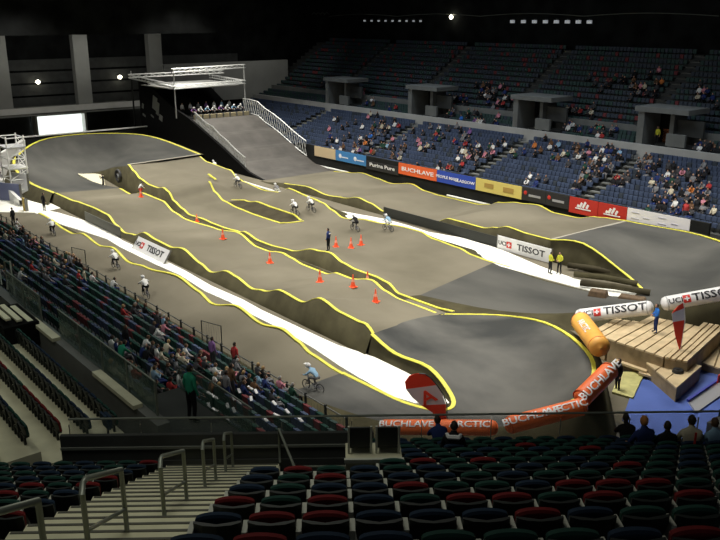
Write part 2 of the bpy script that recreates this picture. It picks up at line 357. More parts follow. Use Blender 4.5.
def track_h(u, v):
    best = .02
    for cols, a, b in (([(51, S1N), (61.4, S1F)], 38, 80), ([(36, S2N), (41, PA), (43, PB), (47, S2F)], 38.6, 88), ([(VS3, S3N), (35, S3F)], 33, 84), ([(21.3, S4N), (24.6, S4F)], 26, 79)):
        if a <= u <= b and cols[0][0] <= v <= cols[-1][0]:
            for (va, pa), (vb, pb) in zip(cols, cols[1:]):
                if va <= v <= vb: t = (v - va) / (vb - va); best = max(best, interp(pa, u) * (1 - t) + interp(pb, u) * t)
    return best
def stand_at(px, py):
    z = 0.
    for _ in range(25): u, v = G(px, py, z); z = .5 * z + .5 * track_h(u, v)
    return u, v, z

# ---------------------------------------------------------------- barrier wall, banners
m = MB(); m.box((62.1, 60, 1.3), (.3, 57.5 + 0, 2.6), BLACKM); struct('wall_right', m, 'black barrier wall in front of the far stand')
def flat(mb, a, b, z0, z1, m, th=.06):                              # upright panel between arena points a and b
    (ua, va), (ub, vb) = a, b; L = math.hypot(ub - ua, vb - va); ang = math.atan2(ub - ua, vb - va)
    mb.box(((va + vb) / 2, (ua + ub) / 2, (z0 + z1) / 2), (L, th, z1 - z0), m, rz=ang)
def banner(px0, px1, m, label, cat='banner', z0=1.35, z1=2.62, v=61.88, parts=None, group=None):
    u0 = Vvu(px0, v, z1); u1 = Vvu(px1, v, z1)                      # far end, near end (u falls to the right)
    L = u0 - u1; uc = (u0 + u1) / 2
    mb = MB(); mb.box((0, 0, (z1 - z0) / 2), (L, .06, z1 - z0), m)
    t = thing('sponsor_banner', label, cat, at(uc, v, z0), AR - PI / 2, group)
    pn = mb.build('panel', t)
    for (kind, body, x, z, size, mm, st) in (parts or []):
        if kind == 'text': link_mesh('lettering', text_mb(body, size, mm, .012, st), pn, Matrix.Translation((x * L / 2, -.045, (z1 - z0) * z)) @ Matrix.Rotation(PI / 2, 4, 'X'))
        elif kind == 'bar':
            q = MB(); q.box((x * L / 2, -.045, (z1 - z0) * z), (size * L, .03, st), mm); q.build('printed_band', pn)
        elif kind == 'wing':
            q = MB()
            for k, (dx, h) in enumerate(((-.55, .25), (-.25, .5), (.1, .62), (.45, .4))):
                q.box((x * L / 2 + dx, -.045, (z1 - z0) * z - .2 + h / 2), (.22, .03, h), mm, M=Matrix.Rotation(.45, 3, 'Y'))
            q.box((x * L / 2, -.045, (z1 - z0) * z - .3), (1.7, .03, .1), mm); q.build('printed_mark', pn)
        elif kind == 'disc':
            q = MB(); q.ellipsoid((x * L / 2, -.04, (z1 - z0) * z), (size, .03, size), mm); q.build('printed_mark', pn)
    return t
def Vvu(px, v, z):                                                # u where the line (v, z) crosses image column px
    lo, hi = 10., 125.
    for _ in range(50):
        md = (lo + hi) / 2
        if pix(md, v, z)[0] > px: lo = md
        else: hi = md
    return lo
# ---------------------------------------------------------------- far stand
VF = 62.8; ROWN = 12; TR = .87; RS = .30
def far_row(k): return VF + .3 + k * TR, 1.6 + k * RS                 # v of seat back line, floor z
UA, UB = 18, 121
def stepped(name, rows, u0, u1, m, sgn=1, label=None, gaps=None):
    mb = MB()
    for (v, z, dep) in rows:
        a, b = (v - .3, v - .3 + dep) if sgn > 0 else (v + .3 - dep, v + .3)
        mb.box(((a + b) / 2, (u0 + u1) / 2, z / 2), (b - a, u1 - u0, z), m)
    return struct(name, mb, label)
stepped('stand_terrace', [(*far_row(k), TR) for k in range(ROWN)], UA, UB, CONCD)
mb = MB(); mb.box((73.6, (UA + UB) / 2, 3.15), (.35, UB - UA, 6.3), FASC); struct('wall_right', mb, 'pale fascia above the lower far stand')
MID = [(74.4 + k * .9, 5.6 + k * .32) for k in range(3)]
stepped('stand_terrace', [(v, z, .9) for v, z in MID], UA, UB, CONCD)
mb = MB(); mb.box((77.2, (UA + UB) / 2, 3.8), (.3, UB - UA, 7.6), CONC); struct('wall_right', mb, 'concrete front wall of the upper far stand')
UPR = [(78.0 + k * .87, 6.9 + k * .56) for k in range(14)]
stepped('stand_terrace', [(v, z, .87) for v, z in UPR], UA - 6, UB, CONCD)
mb = MB(); mb.box((91.2, 65, 12), (.4, 125, 24), ROOF); struct('wall_right', mb, 'black drape above the far stand')
mb = MB(); mb.box((40, 62, 24.2), (104, 136, .3), ROOF); struct('ceiling', mb)
VOM = [96.6, 78.5, 60.6, 44.4, 27.5]
for k, u in enumerate(VOM):
    o = MB(); L = 2.6
    o.box((75.6, u + L / 2, 7.4), (3.6, .7, 4.6), CONC); o.box((76.4, u - L / 2, 7.4), (2.4, .45, 4.6), CONC); o.box((76.0, u - L / 2 - 1.6, 8.0), (.3, 2.8, 1.6), CONCD)
    o.box((75.6, u - .9, 9.75), (3.9, L + 3.2, .5), CONC); o.box((77.0, u, 7.6), (.3, L, 4.2), BLACK)
    o.box((74.0, u - L, 7.0), (.3, 2, 1.2), CONC)
    struct('wall_vomitory', o, 'concrete entrance box set into the far stand')
    d = MB(); d.box((77.3, u + .2, 6.8), (.9, .6, 1.6), mat('warm_passage', (.5, .16, .06), .8) if k == 3 else CONC); struct('trim_1', d)
AISL = [96.5, 77, 59, 44.4, 29]; AISU = [101, 84, 66.5, 48.6, 31]
for u in AISL:
    s = MB()
    for k in range(ROWN):
        v, z = far_row(k)
        s.box((v, u, z + .02), (.5, 1.2, .1), CONCL); s.box((v - .3, u, z + .12), (.4, 1.2, .12), CONC)
    struct('stair_aisle', s, 'stair aisle in the lower far stand')
for u in AISU:
    s = MB()
    for v, z in UPR: s.box((v, u, z + .03), (.5, 1.2, .12), CONC); s.box((v - .3, u, z + .2), (.4, 1.2, .12), CONCD)
    struct('stair_aisle', s, 'stair aisle in the upper far stand')
# ---------------------------------------------------------------- near (left) stand
def near_row(k): return 19.6 - k * TR, .75 + k * RS
NA, NB = 22.5, 112
stepped('stand_terrace', [(*near_row(k), TR) for k in range(12)], NA, NB, CONCD, -1)
mb = MB(); mb.box((9.0, (20 + NB) / 2, 3.6), (.4, NB - 20, 7.2), CONC); struct('wall_left', mb, 'front wall of the upper near stand')
mb = MB(); mb.box((8.85, 23, 7.26), (.3, 3.2, .14), CONCL); mb.box((8.85, 29.6, 7.26), (.3, 2.6, .14), CONCL); struct('trim_1', mb)
LUP = [(7.9 - k * .97, 6.75 + k * .42) for k in range(12)]
stepped('stand_terrace', [(v, z, .97) for v, z in LUP], 19.2, NB, CONCL, -1)
glass_z = 7.3
def pane(name, pts, z0, z1, m, frame, label, cat):
    t = None
    return t
# ---------------------------------------------------------------- hall end wall and pillars
mb = MB(); mb.box((20, 125.4, 12), (150, .5, 24), ROOF); struct('wall_back', mb)
mb = MB(); mb.box((37, 121, 5.6), (34, 8, .5), CONC); mb.box((37, 117, 6.1), (34, .25, .8), FASC); struct('wall_back', mb, 'grey balcony front below the pillars')
mb = MB(); mb.box((30, 124.9, 2.6), (18, .3, 5.2), CONCD); mb.box((55, 124.9, 2.6), (15, .3, 5.2), CONCD); struct('wall_back', mb)
mb = MB()
for zz in (6.4, 8.2, 10.0, 11.8): mb.box((45, 125.0, zz), (60, .2, 1.5), CONCD)
struct('wall_back', mb, 'dark panelled end wall')
for v0 in (32.6, 43.8, 55.2):
    mb = MB(); b0 = v0
    mb.prism([(v0, 118.6), (v0 + 2.1, 118.6), (v0 + 2.1, 117.4), (v0, 117.4)], 6.2, 16.3, WALLG); struct('wall_pillar', mb, 'tall grey concrete pillar')
mb = MB(); mb.box((35, 115, 20), (66, 14, 7.4), ROOF); struct('ceiling', mb, 'black drape hanging over the hall end')
mb = MB(); mb.box((69, 118, 8.6), (23, .5, 6.0), WALLG); mb.box((82.5, 112, 7.2), (.5, 12.5, 3.6), WALLG); mb.box((66, 117.6, 8.5), (.15, .2, 5), CONC); struct('wall_back', mb, 'plain grey wall behind the start hill')
mb = MB()
mb.box((43, 126.6, 3), (7.4, .2, 3.4), DOORL); mb.box((39.3, 125.9, 3), (.3, 1.6, 3.6), PADW); mb.box((46.7, 125.9, 3), (.3, 1.6, 3.6), PADW)
mb.box((43, 125.9, 4.7), (7.6, 1.6, .3), PADW); mb.box((43, 125.9, 1.25), (7.6, 1.6, .3), PADW)
o = struct('window_1', mb, 'brightly lit opening in the hall end wall')
# make the opening real: shift it in front of the end wall
o.location = at(-2.2, 0, 0)
for (px, py) in ((38, 82), (120, 77)):
    r = ray(px, py); ru, rv = toUV(r[0], r[1]); t = 124 / ru
    th = thing('wall_lamp', 'small glowing lamp on the end wall, ' + ('right of the middle pillar' if px > 100 else 'right of the leftmost pillar'), 'lamp', at(124, rv * t, CH + r[2] * t), AR, 'glowing lamps on the end wall')
    q = MB(); q.ellipsoid((0, 0, 0), (.32, .25, .28), LAMP); q.build('bulb', th, smooth=True)
    q = MB(); q.box((0, .45, .1), (.5, .5, .12), STEEL); q.build('bracket', th)

# ---------------------------------------------------------------- start hill
RP = [(80.6, .02), (84, .35), (87, 1.2), (89.8, 2.45), (94, 3.95), (98.6, 5.4)]
VL, VR = 51.6, 61.6
hill = thing('start_hill', 'tall black-sided start hill with steep grey ramp and gate', 'start ramp', at(92, 51.6, 0), AR)
O = (51.6, 92)
def hb(mb, name, **k): o = mb.build(name, hill, **k); return o
def sh(p): return (p[0] - O[0], p[1] - O[1], p[2])
q = MB(); q.quadstrip([[sh((VL, u, -.0)), sh((VL, u, z)), sh((VR, u, z)), sh((VR, u, 0))] for u, z in [(80.6 + 18 * i / 30, interp(RP, 80.6 + 18 * i / 30)) for i in range(31)]], RAMP, mfun=lambda i, j: RAMP if j == 1 else BLACKM)
hb(q, 'ramp', smooth=False)
q = MB(); q.box(sh(((VL + VR) / 2, 101.6, 2.7)), (VR - VL, 6.0, 5.4), BLACKM); hb(q, 'platform')
def uzprism(mb, prof_, v0, v1, m):
    b = len(mb.v); n = len(prof_)
    mb.v += [sh((v0, u, z)) for u, z in prof_] + [sh((v1, u, z)) for u, z in prof_]
    k = mb.mi(m); mb.f += [tuple(b + i for i in range(n)), tuple(b + n + i for i in range(n))[::-1]]; mb.m += [k, k]
    for i in range(n): j = (i + 1) % n; mb.f.append((b + i, b + n + i, b + n + j, b + j)); mb.m.append(k)
q = MB(); uzprism(q, [(80.8, 0), (84, .55), (89.8, 2.75), (98.6, 5.75), (102.8, 6.7), (110, 9.4), (111.6, 10.1), (113.2, 10.1), (113.2, 0)], 51.2, 51.55, BLACK); hb(q, 'side_cladding')
q = MB(); uzprism(q, [(104.6, 0), (104.6, 5.6), (111, 8.6), (113.2, 8.8), (113.2, 0)], 51.6, 61.6, BLACKM); hb(q, 'rear_stair')
q = MB()
for (u, z, a, b) in ((108.2, 6.9, 1.3, 1.9), (107.4, 6.2, .8, 1.8), (106.6, 5.0, 1.0, .8), (112.2, 6.2, .5, .7), (112.0, 4.9, .9, .3), (109.3, 5.0, .9, .25)):
    q.box(sh((51.17, u, z)), (.04, a, b), WALLG, M=Matrix.Rotation(.3, 3, 'X'))
hb(q, 'pale_emblem')
def lattice(mb, u0, u1, v, h, m, off=0.0, n=26, zf=None):
    zf = zf or (lambda u: interp(RP, u) if u < 98.6 else 5.4)
    pt = lambda t, s: sh((v, u0 + (u1 - u0) * t, zf(u0 + (u1 - u0) * t) + off + h * s))
    for i in range(n):
        a, b = i / n, (i + 1) / n
        mb.tube([pt(a, 0), pt(b, 1)], .045, m, 4); mb.tube([pt(a, 1), pt(b, 0)], .045, m, 4)
    for s_ in (0, 1): mb.tube([pt(i / 8, s_) for i in range(9)], .07, m, 4)
q = MB(); lattice(q, 85.3, 97.5, VL + .1, 1.35, ALU, .05, 34); hb(q, 'lattice_fence', )
q = MB(); lattice(q, 86.3, 101.6, VR, 1.9, ALU, .1, 26); hb(q, 'lattice_fence')
q = MB(); q.box(sh((56.6, 98.9, 5.65)), (8.6, .3, .55), mat('gate_board', (.42, .36, .22), .8))
for k in range(9): q.box(sh((52.4 + k * 1.05, 98.75, 5.65)), (.12, .5, .7), STEEL)
hb(q, 'start_gate')
def truss(mb, a, b, w_, m, n=14):
    a, b = Vector(a), Vector(b); d = (b - a).normalized(); up = Vector((0, 0, 1)); s_ = d.cross(up).normalized() * w_ / 2; up = up * w_ / 2
    cs = [s_ + up, -s_ + up, -s_ - up, s_ - up]
    for c in cs: mb.tube([a + c, b + c], .06, m, 4)
    for i in range(n):
        p = a.lerp(b, i / n); r = a.lerp(b, (i + 1) / n)
        mb.tube([p + cs[0], r + cs[3]], .035, m, 4); mb.tube([p + cs[1], r + cs[0]], .035, m, 4); mb.tube([p + cs[2], r + cs[1]], .035, m, 4)
gan = thing('start_gantry', 'silver truss gantry standing over the start gate', 'gantry', at(101.5, 51.6, 5.4), AR)
def gs(p): return (p[0] - 51.6, p[1] - 101.5, p[2] - 5.4)
for nm, a, b in (('truss_beam', (50.8, 101.5, 11.7), (62, 101.5, 11.9)), ('truss_beam', (50.8, 101.5, 9.55), (62, 101.5, 9.7)), ('truss_beam', (48.6, 110.5, 10.6), (61.8, 107, 10.9)),
                 ('truss_beam', (51.2, 101.5, 9.6), (50.2, 113.5, 10.3)), ('truss_beam', (61.8, 101.5, 9.7), (61.8, 111, 10))):
    q = MB(); truss(q, gs(a), gs(b), .42, ALU); q.build(nm, gan)
for v in (51.0, 61.9):
    q = MB(); q.tube([gs((v, 101.5, 5.4)), gs((v, 101.5, 12.1))], .09, ALU, 5); q.build('upright', gan)
q = MB(); q.box(gs((56, 106.6, 9.25)), (10.6, 9.2, .12), mat('pale_deck', (.30, .30, .28), .7)); q.build('roof_sheet', gan)
q = MB()
for i in range(12): q.tube([gs((51.2, 102 + i * .8, 9.45)), gs((61.6, 102 + i * .8, 9.45))], .05, ALU, 4)
q.build('roof_rail', gan)
q = MB(); q.tube([(0, 0, 0), (0, 0, 10.6)], .12, BLACKM, 6); q.tube([(0, 0, 10.3), (0, 0, 11.1)], .06, ALU, 5)
tag(q.build('support_mast', loc=at(113.6, 50.4, 0), rot=AR), 'dark mast standing at the rear corner of the start hill', 'mast')
# white padding laid along the foot of the hill
q = MB()
def onplane(px, py, v):
    rr_ = ray(px, py); ru, rv = toUV(rr_[0], rr_[1]); t_ = v / rv; return (v, ru * t_, CH + rr_[2] * t_)
q.tube([onplane(px, py, 48.2) for px, py in ((236, 180), (246, 183), (262, 188), (276, 192), (287, 193))], .17, PADW, 8); tag(q.build('foam_kerb', rot=AR, smooth=True), 'long white foam kerb at the foot of the start hill', 'padding')
q = MB(); q.tube([(a_, b_, max(c_, .15)) for a_, b_, c_ in [onplane(px, py, 61.75) for px, py in ((309, 165), (322, 169), (336, 172), (348, 174.5))]], .13, PADW, 8); tag(q.build('foam_kerb', rot=AR, smooth=True), 'white foam kerb below the tan banner', 'padding')
q = MB(); q.tube([(a_, b_, max(c_, .12)) for a_, b_, c_ in [onplane(px, py, 61.75) for px, py in ((447, 201), (462, 204), (480, 207), (490, 207))]], .12, PADW, 8); tag(q.build('foam_kerb', rot=AR, smooth=True), 'thin white foam kerb below the dark blue banner', 'padding')

# ---------------------------------------------------------------- banners on the wall
BW = []
BW.append(banner(314.5, 335.5, mat('tan_banner', (.60, .47, .28), .7), 'plain tan banner at the left end of the banner wall'))
lb = mat('sky_banner', (.05, .22, .50), .6)
for a, b, s_ in ((335.8, 350, 'left of the pair'), (350.3, 366, 'right of the pair')):
    BW.append(banner(a, b, lb, 'bright blue banner with a white mark, ' + s_, parts=[('disc', '', -.35, .5, .28, INKW, 1), ('bar', '', .3, .42, .45, INKW, .12)]))
BK = mat('black_banner', (.018, .018, .02), .6)
BW.append(banner(366.4, 398.5, BK, 'black banner with faint white lettering left of the orange one', z0=1.1, z1=2.1, parts=[('text', 'Purina Pure', 0, .6, .6, INKW, 1.6)]))
BW.append(banner(398.8, 437, mat('orange_banner', (.78, .13, .03), .6), 'orange banner with white capital lettering', parts=[('text', 'BUCHLAVE', 0, .5, .62, INKW, 1.7)]))
BW.append(banner(437.3, 475.8, mat('royal_banner', (.025, .07, .42), .6), 'dark blue banner with one line of white lettering', parts=[('text', 'PEOPLE MAKE', -.45, .5, .42, INKW, 1.3), ('text', 'GLASGOW', .45, .45, .42, INKW, 1.4)]))
BW.append(banner(476.2, 522, mat('yellow_banner', (.70, .58, .16), .6), 'yellow banner with brown marks', parts=[('bar', '', -.4, .55, .2, mat('brown_ink', (.40, .26, .06), .7), .45), ('bar', '', .45, .5, .22, MATS['brown_ink'], .5)]))
for a, b, s_ in ((522.5, 546, 'next to the yellow banner'), (546.3, 569.6, 'next to the red banners')):
    BW.append(banner(a, b, BK, 'black banner with red dot and grey lettering, ' + s_, parts=[('disc', '', -.7, .6, .2, RED, 1), ('bar', '', .1, .45, .5, mat('grey_ink', (.35, .35, .36), .7), .22)]))
RB = mat('red_banner', (.48, .025, .015), .6)
for a, b, s_ in ((570, 598.5, 'left one of the two'), (599, 627.5, 'right one of the two')):
    BW.append(banner(a, b, RB, 'red banner with white winged emblem, ' + s_, z0=1.15, z1=2.62, parts=[('wing', '', 0, .55, 0, INKW, 1)]))
BW.append(banner(628, 690.5, mat('white_banner', (.80, .78, .80), .6), 'long white banner with small grey print and purple base', z0=1.05, z1=2.65,
    parts=[('bar', '', 0, .06, 1.0, mat('purple_ink', (.07, .04, .20), .7), .18)] + [('bar', '', x, z, .13, mat('pale_ink', (.45, .45, .55), .7), .05) for x in (-.72, .15) for z in (.48, .80)] + [('bar', '', x, z, .1, MATS['pale_ink'], .04) for x in (-.35, .55) for z in (.6,)]))
# side panels along the first straight
q = MB(); flat(q, (58, 50.45), (38.2, 50.45), 0.03, .95, mat('hoarding_dark', (.02, .022, .018), .7)); tag(q.build('side_hoarding', rot=AR), 'long dark hoarding under the edge of the first straight', 'hoarding')
def uci_banner(u, v, z, L, h, label, skew=0):
    t = thing('lettered_banner', label, 'banner', at(u, v, z), (skew, 0, AR - PI / 2))
    q = MB(); q.box((0, 0, h / 2), (L, .08, h), TUBEW); pn = q.build('panel', t)
    fr = MB()
    for x in (-L / 2, L / 2): fr.box((x, 0, h / 2), (.07, .12, h + .1), STEEL)
    fr.build('frame', t)
    R = Matrix.Rotation(PI / 2, 4, 'X')
    link_mesh('lettering', text_mb('TISSOT', h * .62, INK, .01, 1.25), pn, Matrix.Translation((L * .13, -.06, h * .5)) @ R)
    link_mesh('lettering', text_mb('UCI', h * .42, INK, .01, 1.1), pn, Matrix.Translation((-L * .40, -.06, h * .5)) @ R)
    q = MB(); q.box((-L * .27, -.06, h * .5), (h * .45, .02, h * .45), RED); q.box((-L * .27, -.08, h * .5), (h * .3, .02, h * .08), INKW); q.box((-L * .27, -.08, h * .5), (h * .08, .02, h * .3), INKW); q.build('cross_emblem', pn)
    return t
uci_banner((43.1 + 37.9) / 2, 50.3, .0, 5.6, 1.15, 'white lettered banner with red cross emblem beside two high-visibility jackets')
uci_banner(59.6, 26.6, .03, 5.8, 1.15, 'small white lettered banner leaning below the third straight', -.6)
q = MB(); flat(q, (74.5, 27.3), (66.4, 27.3), .0, .95, mat('grey_hoarding', (.10, .10, .085), .8)); tag(q.build('side_hoarding', rot=AR), 'grey hoarding at the left end of the third straight', 'hoarding')
# earth steps beside the berm
for k in range(5):
    q = MB(); a = G(556 + k * 6, 249 + k * 9, .2); b = G(598 + k * 13, 258 + k * 9, .2)
    q.tube([(a[1], a[0], .35 + .0 * k), ((a[1] + b[1]) / 2, (a[0] + b[0]) / 2, .42), (b[1], b[0], .3)], .22, SIDE if k % 2 else DIRT2, 6)
    tag(q.build('earth_bank', rot=AR, smooth=True), '%s low earth ridge from the top inside the grey berm' % ORD[k + 1], 'earth bank')
for px, py, w_, h_, l_ in ((598, 297, 1.3, .5, 'left'), (632, 300, 1.9, .28, 'right')):
    u, v = G(px, py, 0); q = MB(); q.box((0, 0, h_ / 2), (w_, .9, h_), mat('brown_crate', (.10, .065, .035), .9, noise=.3), taper=.85)
    tag(q.build('soil_block', loc=at(u, v, 0), rot=AR - PI / 2.6, bevel=.08), 'brown block of packed soil at the %s end of the sheet tip' % l_, 'soil block')

# ---------------------------------------------------------------- seats
GRN = mat('green_fabric', (.014, .055, .043), .85, noise=.12, scale=5, spec=.25); NAV = mat('navy_fabric', (.013, .029, .058), .85, noise=.12, scale=5, spec=.25); REDF = mat('red_fabric', (.16, .012, .014), .85, noise=.12, scale=5, spec=.25)
SHELL = mat('black_shell', (.009, .013, .013), .55); ARM = mat('pale_armrest', (.52, .53, .46), .6); BLUF = mat('blue_fabric', (.045, .075, .16), .85)
def seat_proto(m, nm):
    t = thing('arena_seat', 'arena seat for the foreground stand', 'seat', (0, 0, -50))
    q = MB(); rows = []
    for k in range(7):
        s_ = k / 6; z = .40 + .42 * s_; w2 = .165 + .055 * min(1, s_ * 1.6); y = -.02 - .09 * s_
        pts = [(-w2, y + .035, z), (-w2 * .6, y - .01, z), (0, y - .025, z), (w2 * .6, y - .01, z), (w2, y + .035, z), (w2, y + .065, z), (0, y + .01, z), (-w2, y + .065, z)]
        rows.append(pts)
    q.quadstrip(rows, SHELL, closed=True); n = len(q.v); q.f.append(tuple(range(n - 8, n))); q.m.append(0)
    q.build('backrest', t)
    q = MB(); out = []
    for k in range(11):
        a = PI * k / 10; out.append((-.215 * math.cos(a), .80 + .065 * math.sin(a)))
    out = [(-.19, .42)] + out + [(.19, .42)]
    rows = [[(x, y0 - (z - .4) * .12, z) for x, z in out] for y0 in (.02, .04, .09, .11)]
    for r_, sc in ((0, .95), (3, .93)): rows[r_] = [(x * sc, y, .4 + (z - .4) * sc) for x, y, z in rows[r_]]
    q.quadstrip(rows, m, closed=True); L = len(out); q.f += [tuple(range(L))[::-1], tuple(range(3 * L, 4 * L))]; q.m += [0, 0]
    q.build('seat_pad', t, smooth=False)
    q = MB(); q.box((-.25, -.02, .56), (.05, .20, .36), ARM); q.box((-.25, .0, .17), (.05, .12, .34), SHELL); q.build('armrest', t)
    q = MB(); q.box((0, .02, .37), (.3, .16, .06), SHELL); q.box((0, -.01, .18), (.06, .08, .36), SHELL); q.build('leg', t)
    freeze(t); return t
P_SEAT = {'green': seat_proto(GRN, 'g'), 'navy': seat_proto(NAV, 'n'), 'red': seat_proto(REDF, 'r')}
used = set()
def put_seat(c, loc, rot, label, group):
    p = P_SEAT[c]
    o = p if c not in used else copy_tree(p)
    used.add(c); o.location = loc; o.rotation_euler = (0, 0, rot); tag(o, label, 'seat', group); return o
FY = math.radians(1.5)
def fg(x, y, z=0): return (x * math.cos(FY) - y * math.sin(FY), x * math.sin(FY) + y * math.cos(FY), z)
def pixw(x, y, z):
    z -= CH; d = y * CP - z * SP; h = y * SP + z * CP; return (360 + F * x / d, 270 - F * h / d)
RED_PX = [(250, 501), (291, 517), (282, 461), (342, 501), (342, 477), (304, 520), (287, 538), (416, 477), (465, 488), (432, 457), (561, 479), (590, 446), (637, 464), (627, 487), (670, 477), (710, 487), (621, 500), (540, 500), (670, 537), (527, 500), (489, 457), (522, 443),
          (25, 535), (30, 482), (8, 490), (105, 486), (118, 480), (160, 474), (95, 492), (5, 530), (150, 470)]
FROWY = [4.45 + 1.05 * k for k in range(13)]
def ffloor(y): return 17.27 - .484 * y - .87
seatn = 0
seat_list = []
for k, y in enumerate(FROWY):
    for blk, x0, n in (('right', -1.15, 22), ('left', -4.55, 11)):
        for j in range(n):
            x = x0 + .5 * j if blk == 'right' else x0 - .5 * j
            if blk == 'right' and j < 4 and k > 6: continue
            if blk == 'left' and k > 12: continue
            X, Y, _ = fg(x, y); z = ffloor(y) - (.5 if blk == 'left' else 0); px, py = pixw(X, Y, z + .82)
            if not (-25 < px < 745 and py < 556): continue
            c = ('navy' if (j * 7 + k * 5 + (j * k) % 3) % 5 < 2 else 'green')
            seat_list.append((c, X, Y, z, blk, k, j))
tops = [pixw(s_[1], s_[2], s_[3] + .86) for s_ in seat_list]
for a, b in RED_PX:
    i = min(range(len(tops)), key=lambda i: math.hypot(tops[i][0] - a, 1.5 * (tops[i][1] - b)))
    seat_list[i] = ('red',) + seat_list[i][1:]
kmin = {b: min(s[5] for s in seat_list if s[4] == b) for b in ('left', 'right')}
CN = {'green': 'dark green', 'navy': 'navy blue', 'red': 'red'}
FRONT_OCC = set()
for c, X, Y, z, blk, k, j in seat_list:
    rown = ORD[k - kmin[blk] + 1]
    put_seat(c, (X, Y, z), FY, '%s seat, %s row from camera, %s block, %s from the stairs' % (CN[c], rown, blk, ordw(j + 1)), 'seats in the foreground stand')
# foreground terrace, stairs, parapet
mb = MB()
for k, y in enumerate(FROWY):
    z = ffloor(y)
    for xa, xb in ((-13, -4.3), (-1.5, 13)):
        
        if xb > 0 and k > 6: xa = .45
        X, Y, _ = fg((xa + xb) / 2, y + .1); z -= .5 if xb < 0 else 0; mb.box((X, Y, (z + 3) / 2 + 0), (xb - xa, 1.06, z - 3), CONCD, rz=FY)
mb_o = mb.build('stand_terrace'); mb_o['kind'] = 'structure'
mb = MB(); zst = .2625; y = 3.0; zt = ffloor(4.45) + .25 + .53
nst = 26
for i in range(30):
    yy = 3.4 + i * .525; zz = 16.42 - .484 * yy + .05
    X, Y, _ = fg(-2.85, yy); mb.box((X, Y, zz - .6), (2.7, .54, 1.2), STEPC, rz=FY)
    X, Y, _ = fg(-2.85, yy + .24); mb.box((X, Y, zz + .004), (2.66, .045, .012), mat('step_nosing', (.10, .10, .08), .7), rz=FY)
o = mb.build('stairs'); o['kind'] = 'structure'; o['label'] = 'cream stairs between the foreground seat blocks'
YP = 17.8
mb = MB()
for (xa, xb, zb, zt_) in ((-6.6, 14, 5.0, 8.15),): X, Y, _ = fg((xa + xb) / 2, YP - .0); mb.box((X, Y, (zb + zt_) / 2), (xb - xa, .3, zt_ - zb), CONCD, rz=FY)
X, Y, _ = fg(-3.0, YP - .05); mb.box((X, Y, 8.35), (7.6, .12, .95), CONCD, rz=FY)
X, Y, _ = fg(-3.0, YP - .12); mb.box((X, Y, 8.5), (7.6, .08, .06), mat('dull_rail', (.16, .17, .15), .6), rz=FY)
X, Y, _ = fg(-.3, 15.6); mb.box((X, Y, 6.2), (2.0, 4.8, 3.6), BLACKM, rz=FY)
o = mb.build('wall_front'); o['kind'] = 'structure'; o['label'] = 'dark parapet at the bottom of the foreground stand'
# glass balustrade along the parapet
n = 12
for i in range(n):
    xa = -6.6 + 20.6 * i / n; xb = -6.6 + 20.6 * (i + 1) / n; X, Y, _ = fg((xa + xb) / 2, YP + .05, 0)
    t = thing('glass_balustrade', 'clear glass balustrade panel, %s from the left along the foreground parapet' % ORD[i + 1], 'balustrade', (X, Y, 8.15), FY, 'glass balustrade panels of the foreground parapet')
    q = MB(); q.box((0, 0, .50), (xb - xa - .05, .02, .98), GLASSC); q.build('glass_pane', t)
    q = MB(); q.tube([(-(xb - xa) / 2, 0, 1.05), ((xb - xa) / 2, 0, 1.05)], .028, RAILM, 6); q.build('top_rail', t)
    q = MB(); q.box((-(xb - xa) / 2, 0, .45), (.02, .04, .9), RAILM); q.build('post', t)
# angled handrail at the entrance pit
q = MB(); q.tube([fg(-1.5, 17.6, 9.0), fg(-.95, 14.6, 9.75), fg(.35, 14.6, 9.75)], .03, RAILM, 6); q.tube([fg(-1.5, 17.6, 9.0), fg(-1.5, 17.6, 8.1)], .03, RAILM, 6); q.tube([fg(-.95, 14.6, 9.75), fg(-.95, 14.6, 8.0)], .03, RAILM, 6); q.tube([fg(.35, 14.6, 9.75), fg(.35, 14.6, 8.0)], .03, RAILM, 6)
tag(q.build('handrail', smooth=True), 'thin handrail round the dark pit below the left seat columns', 'handrail')
RAILN = ['nearest', 'second nearest', 'third nearest', 'fourth nearest', 'farthest']
for i, (ya, yb) in enumerate(((5.0, 6.3), (7.5, 8.9), (10.2, 11.75), (13.4, 14.6), (15.9, 17.0))):
    X, Y, _ = fg(-2.56, ya); z0 = 16.42 - .484 * ya; dz = -.484 * (yb - ya); dy = yb - ya; xo = -.12 if i > 0 else -.5
    t = thing('stair_handrail', 'metal stair handrail with mid bar, %s to the camera' % RAILN[i], 'handrail', (X + (-.12, -.16, 0, 0, 0)[i], Y, z0), FY, 'handrails on the stairs')
    H1 = 1.05
    q = MB(); q.tube([(0, -.02, H1 - .12), (0, .05, H1 - .02), (0, .15, H1 - .03), (0, dy, dz + H1)], .034, RAILM, 8); q.build('top_bar', t, smooth=True)
    q = MB(); q.tube([(0, 0, .48), (0, dy, dz + .48)], .026, RAILM, 8); q.build('mid_bar', t, smooth=True)
    for yy, zz in ((0, 0), (dy, dz)):
        q = MB(); q.tube([(0, yy, zz - .02), (0, yy, zz + H1 - (.1 if yy == 0 else 0))], .032, RAILM, 8); q.build('post', t, smooth=True)
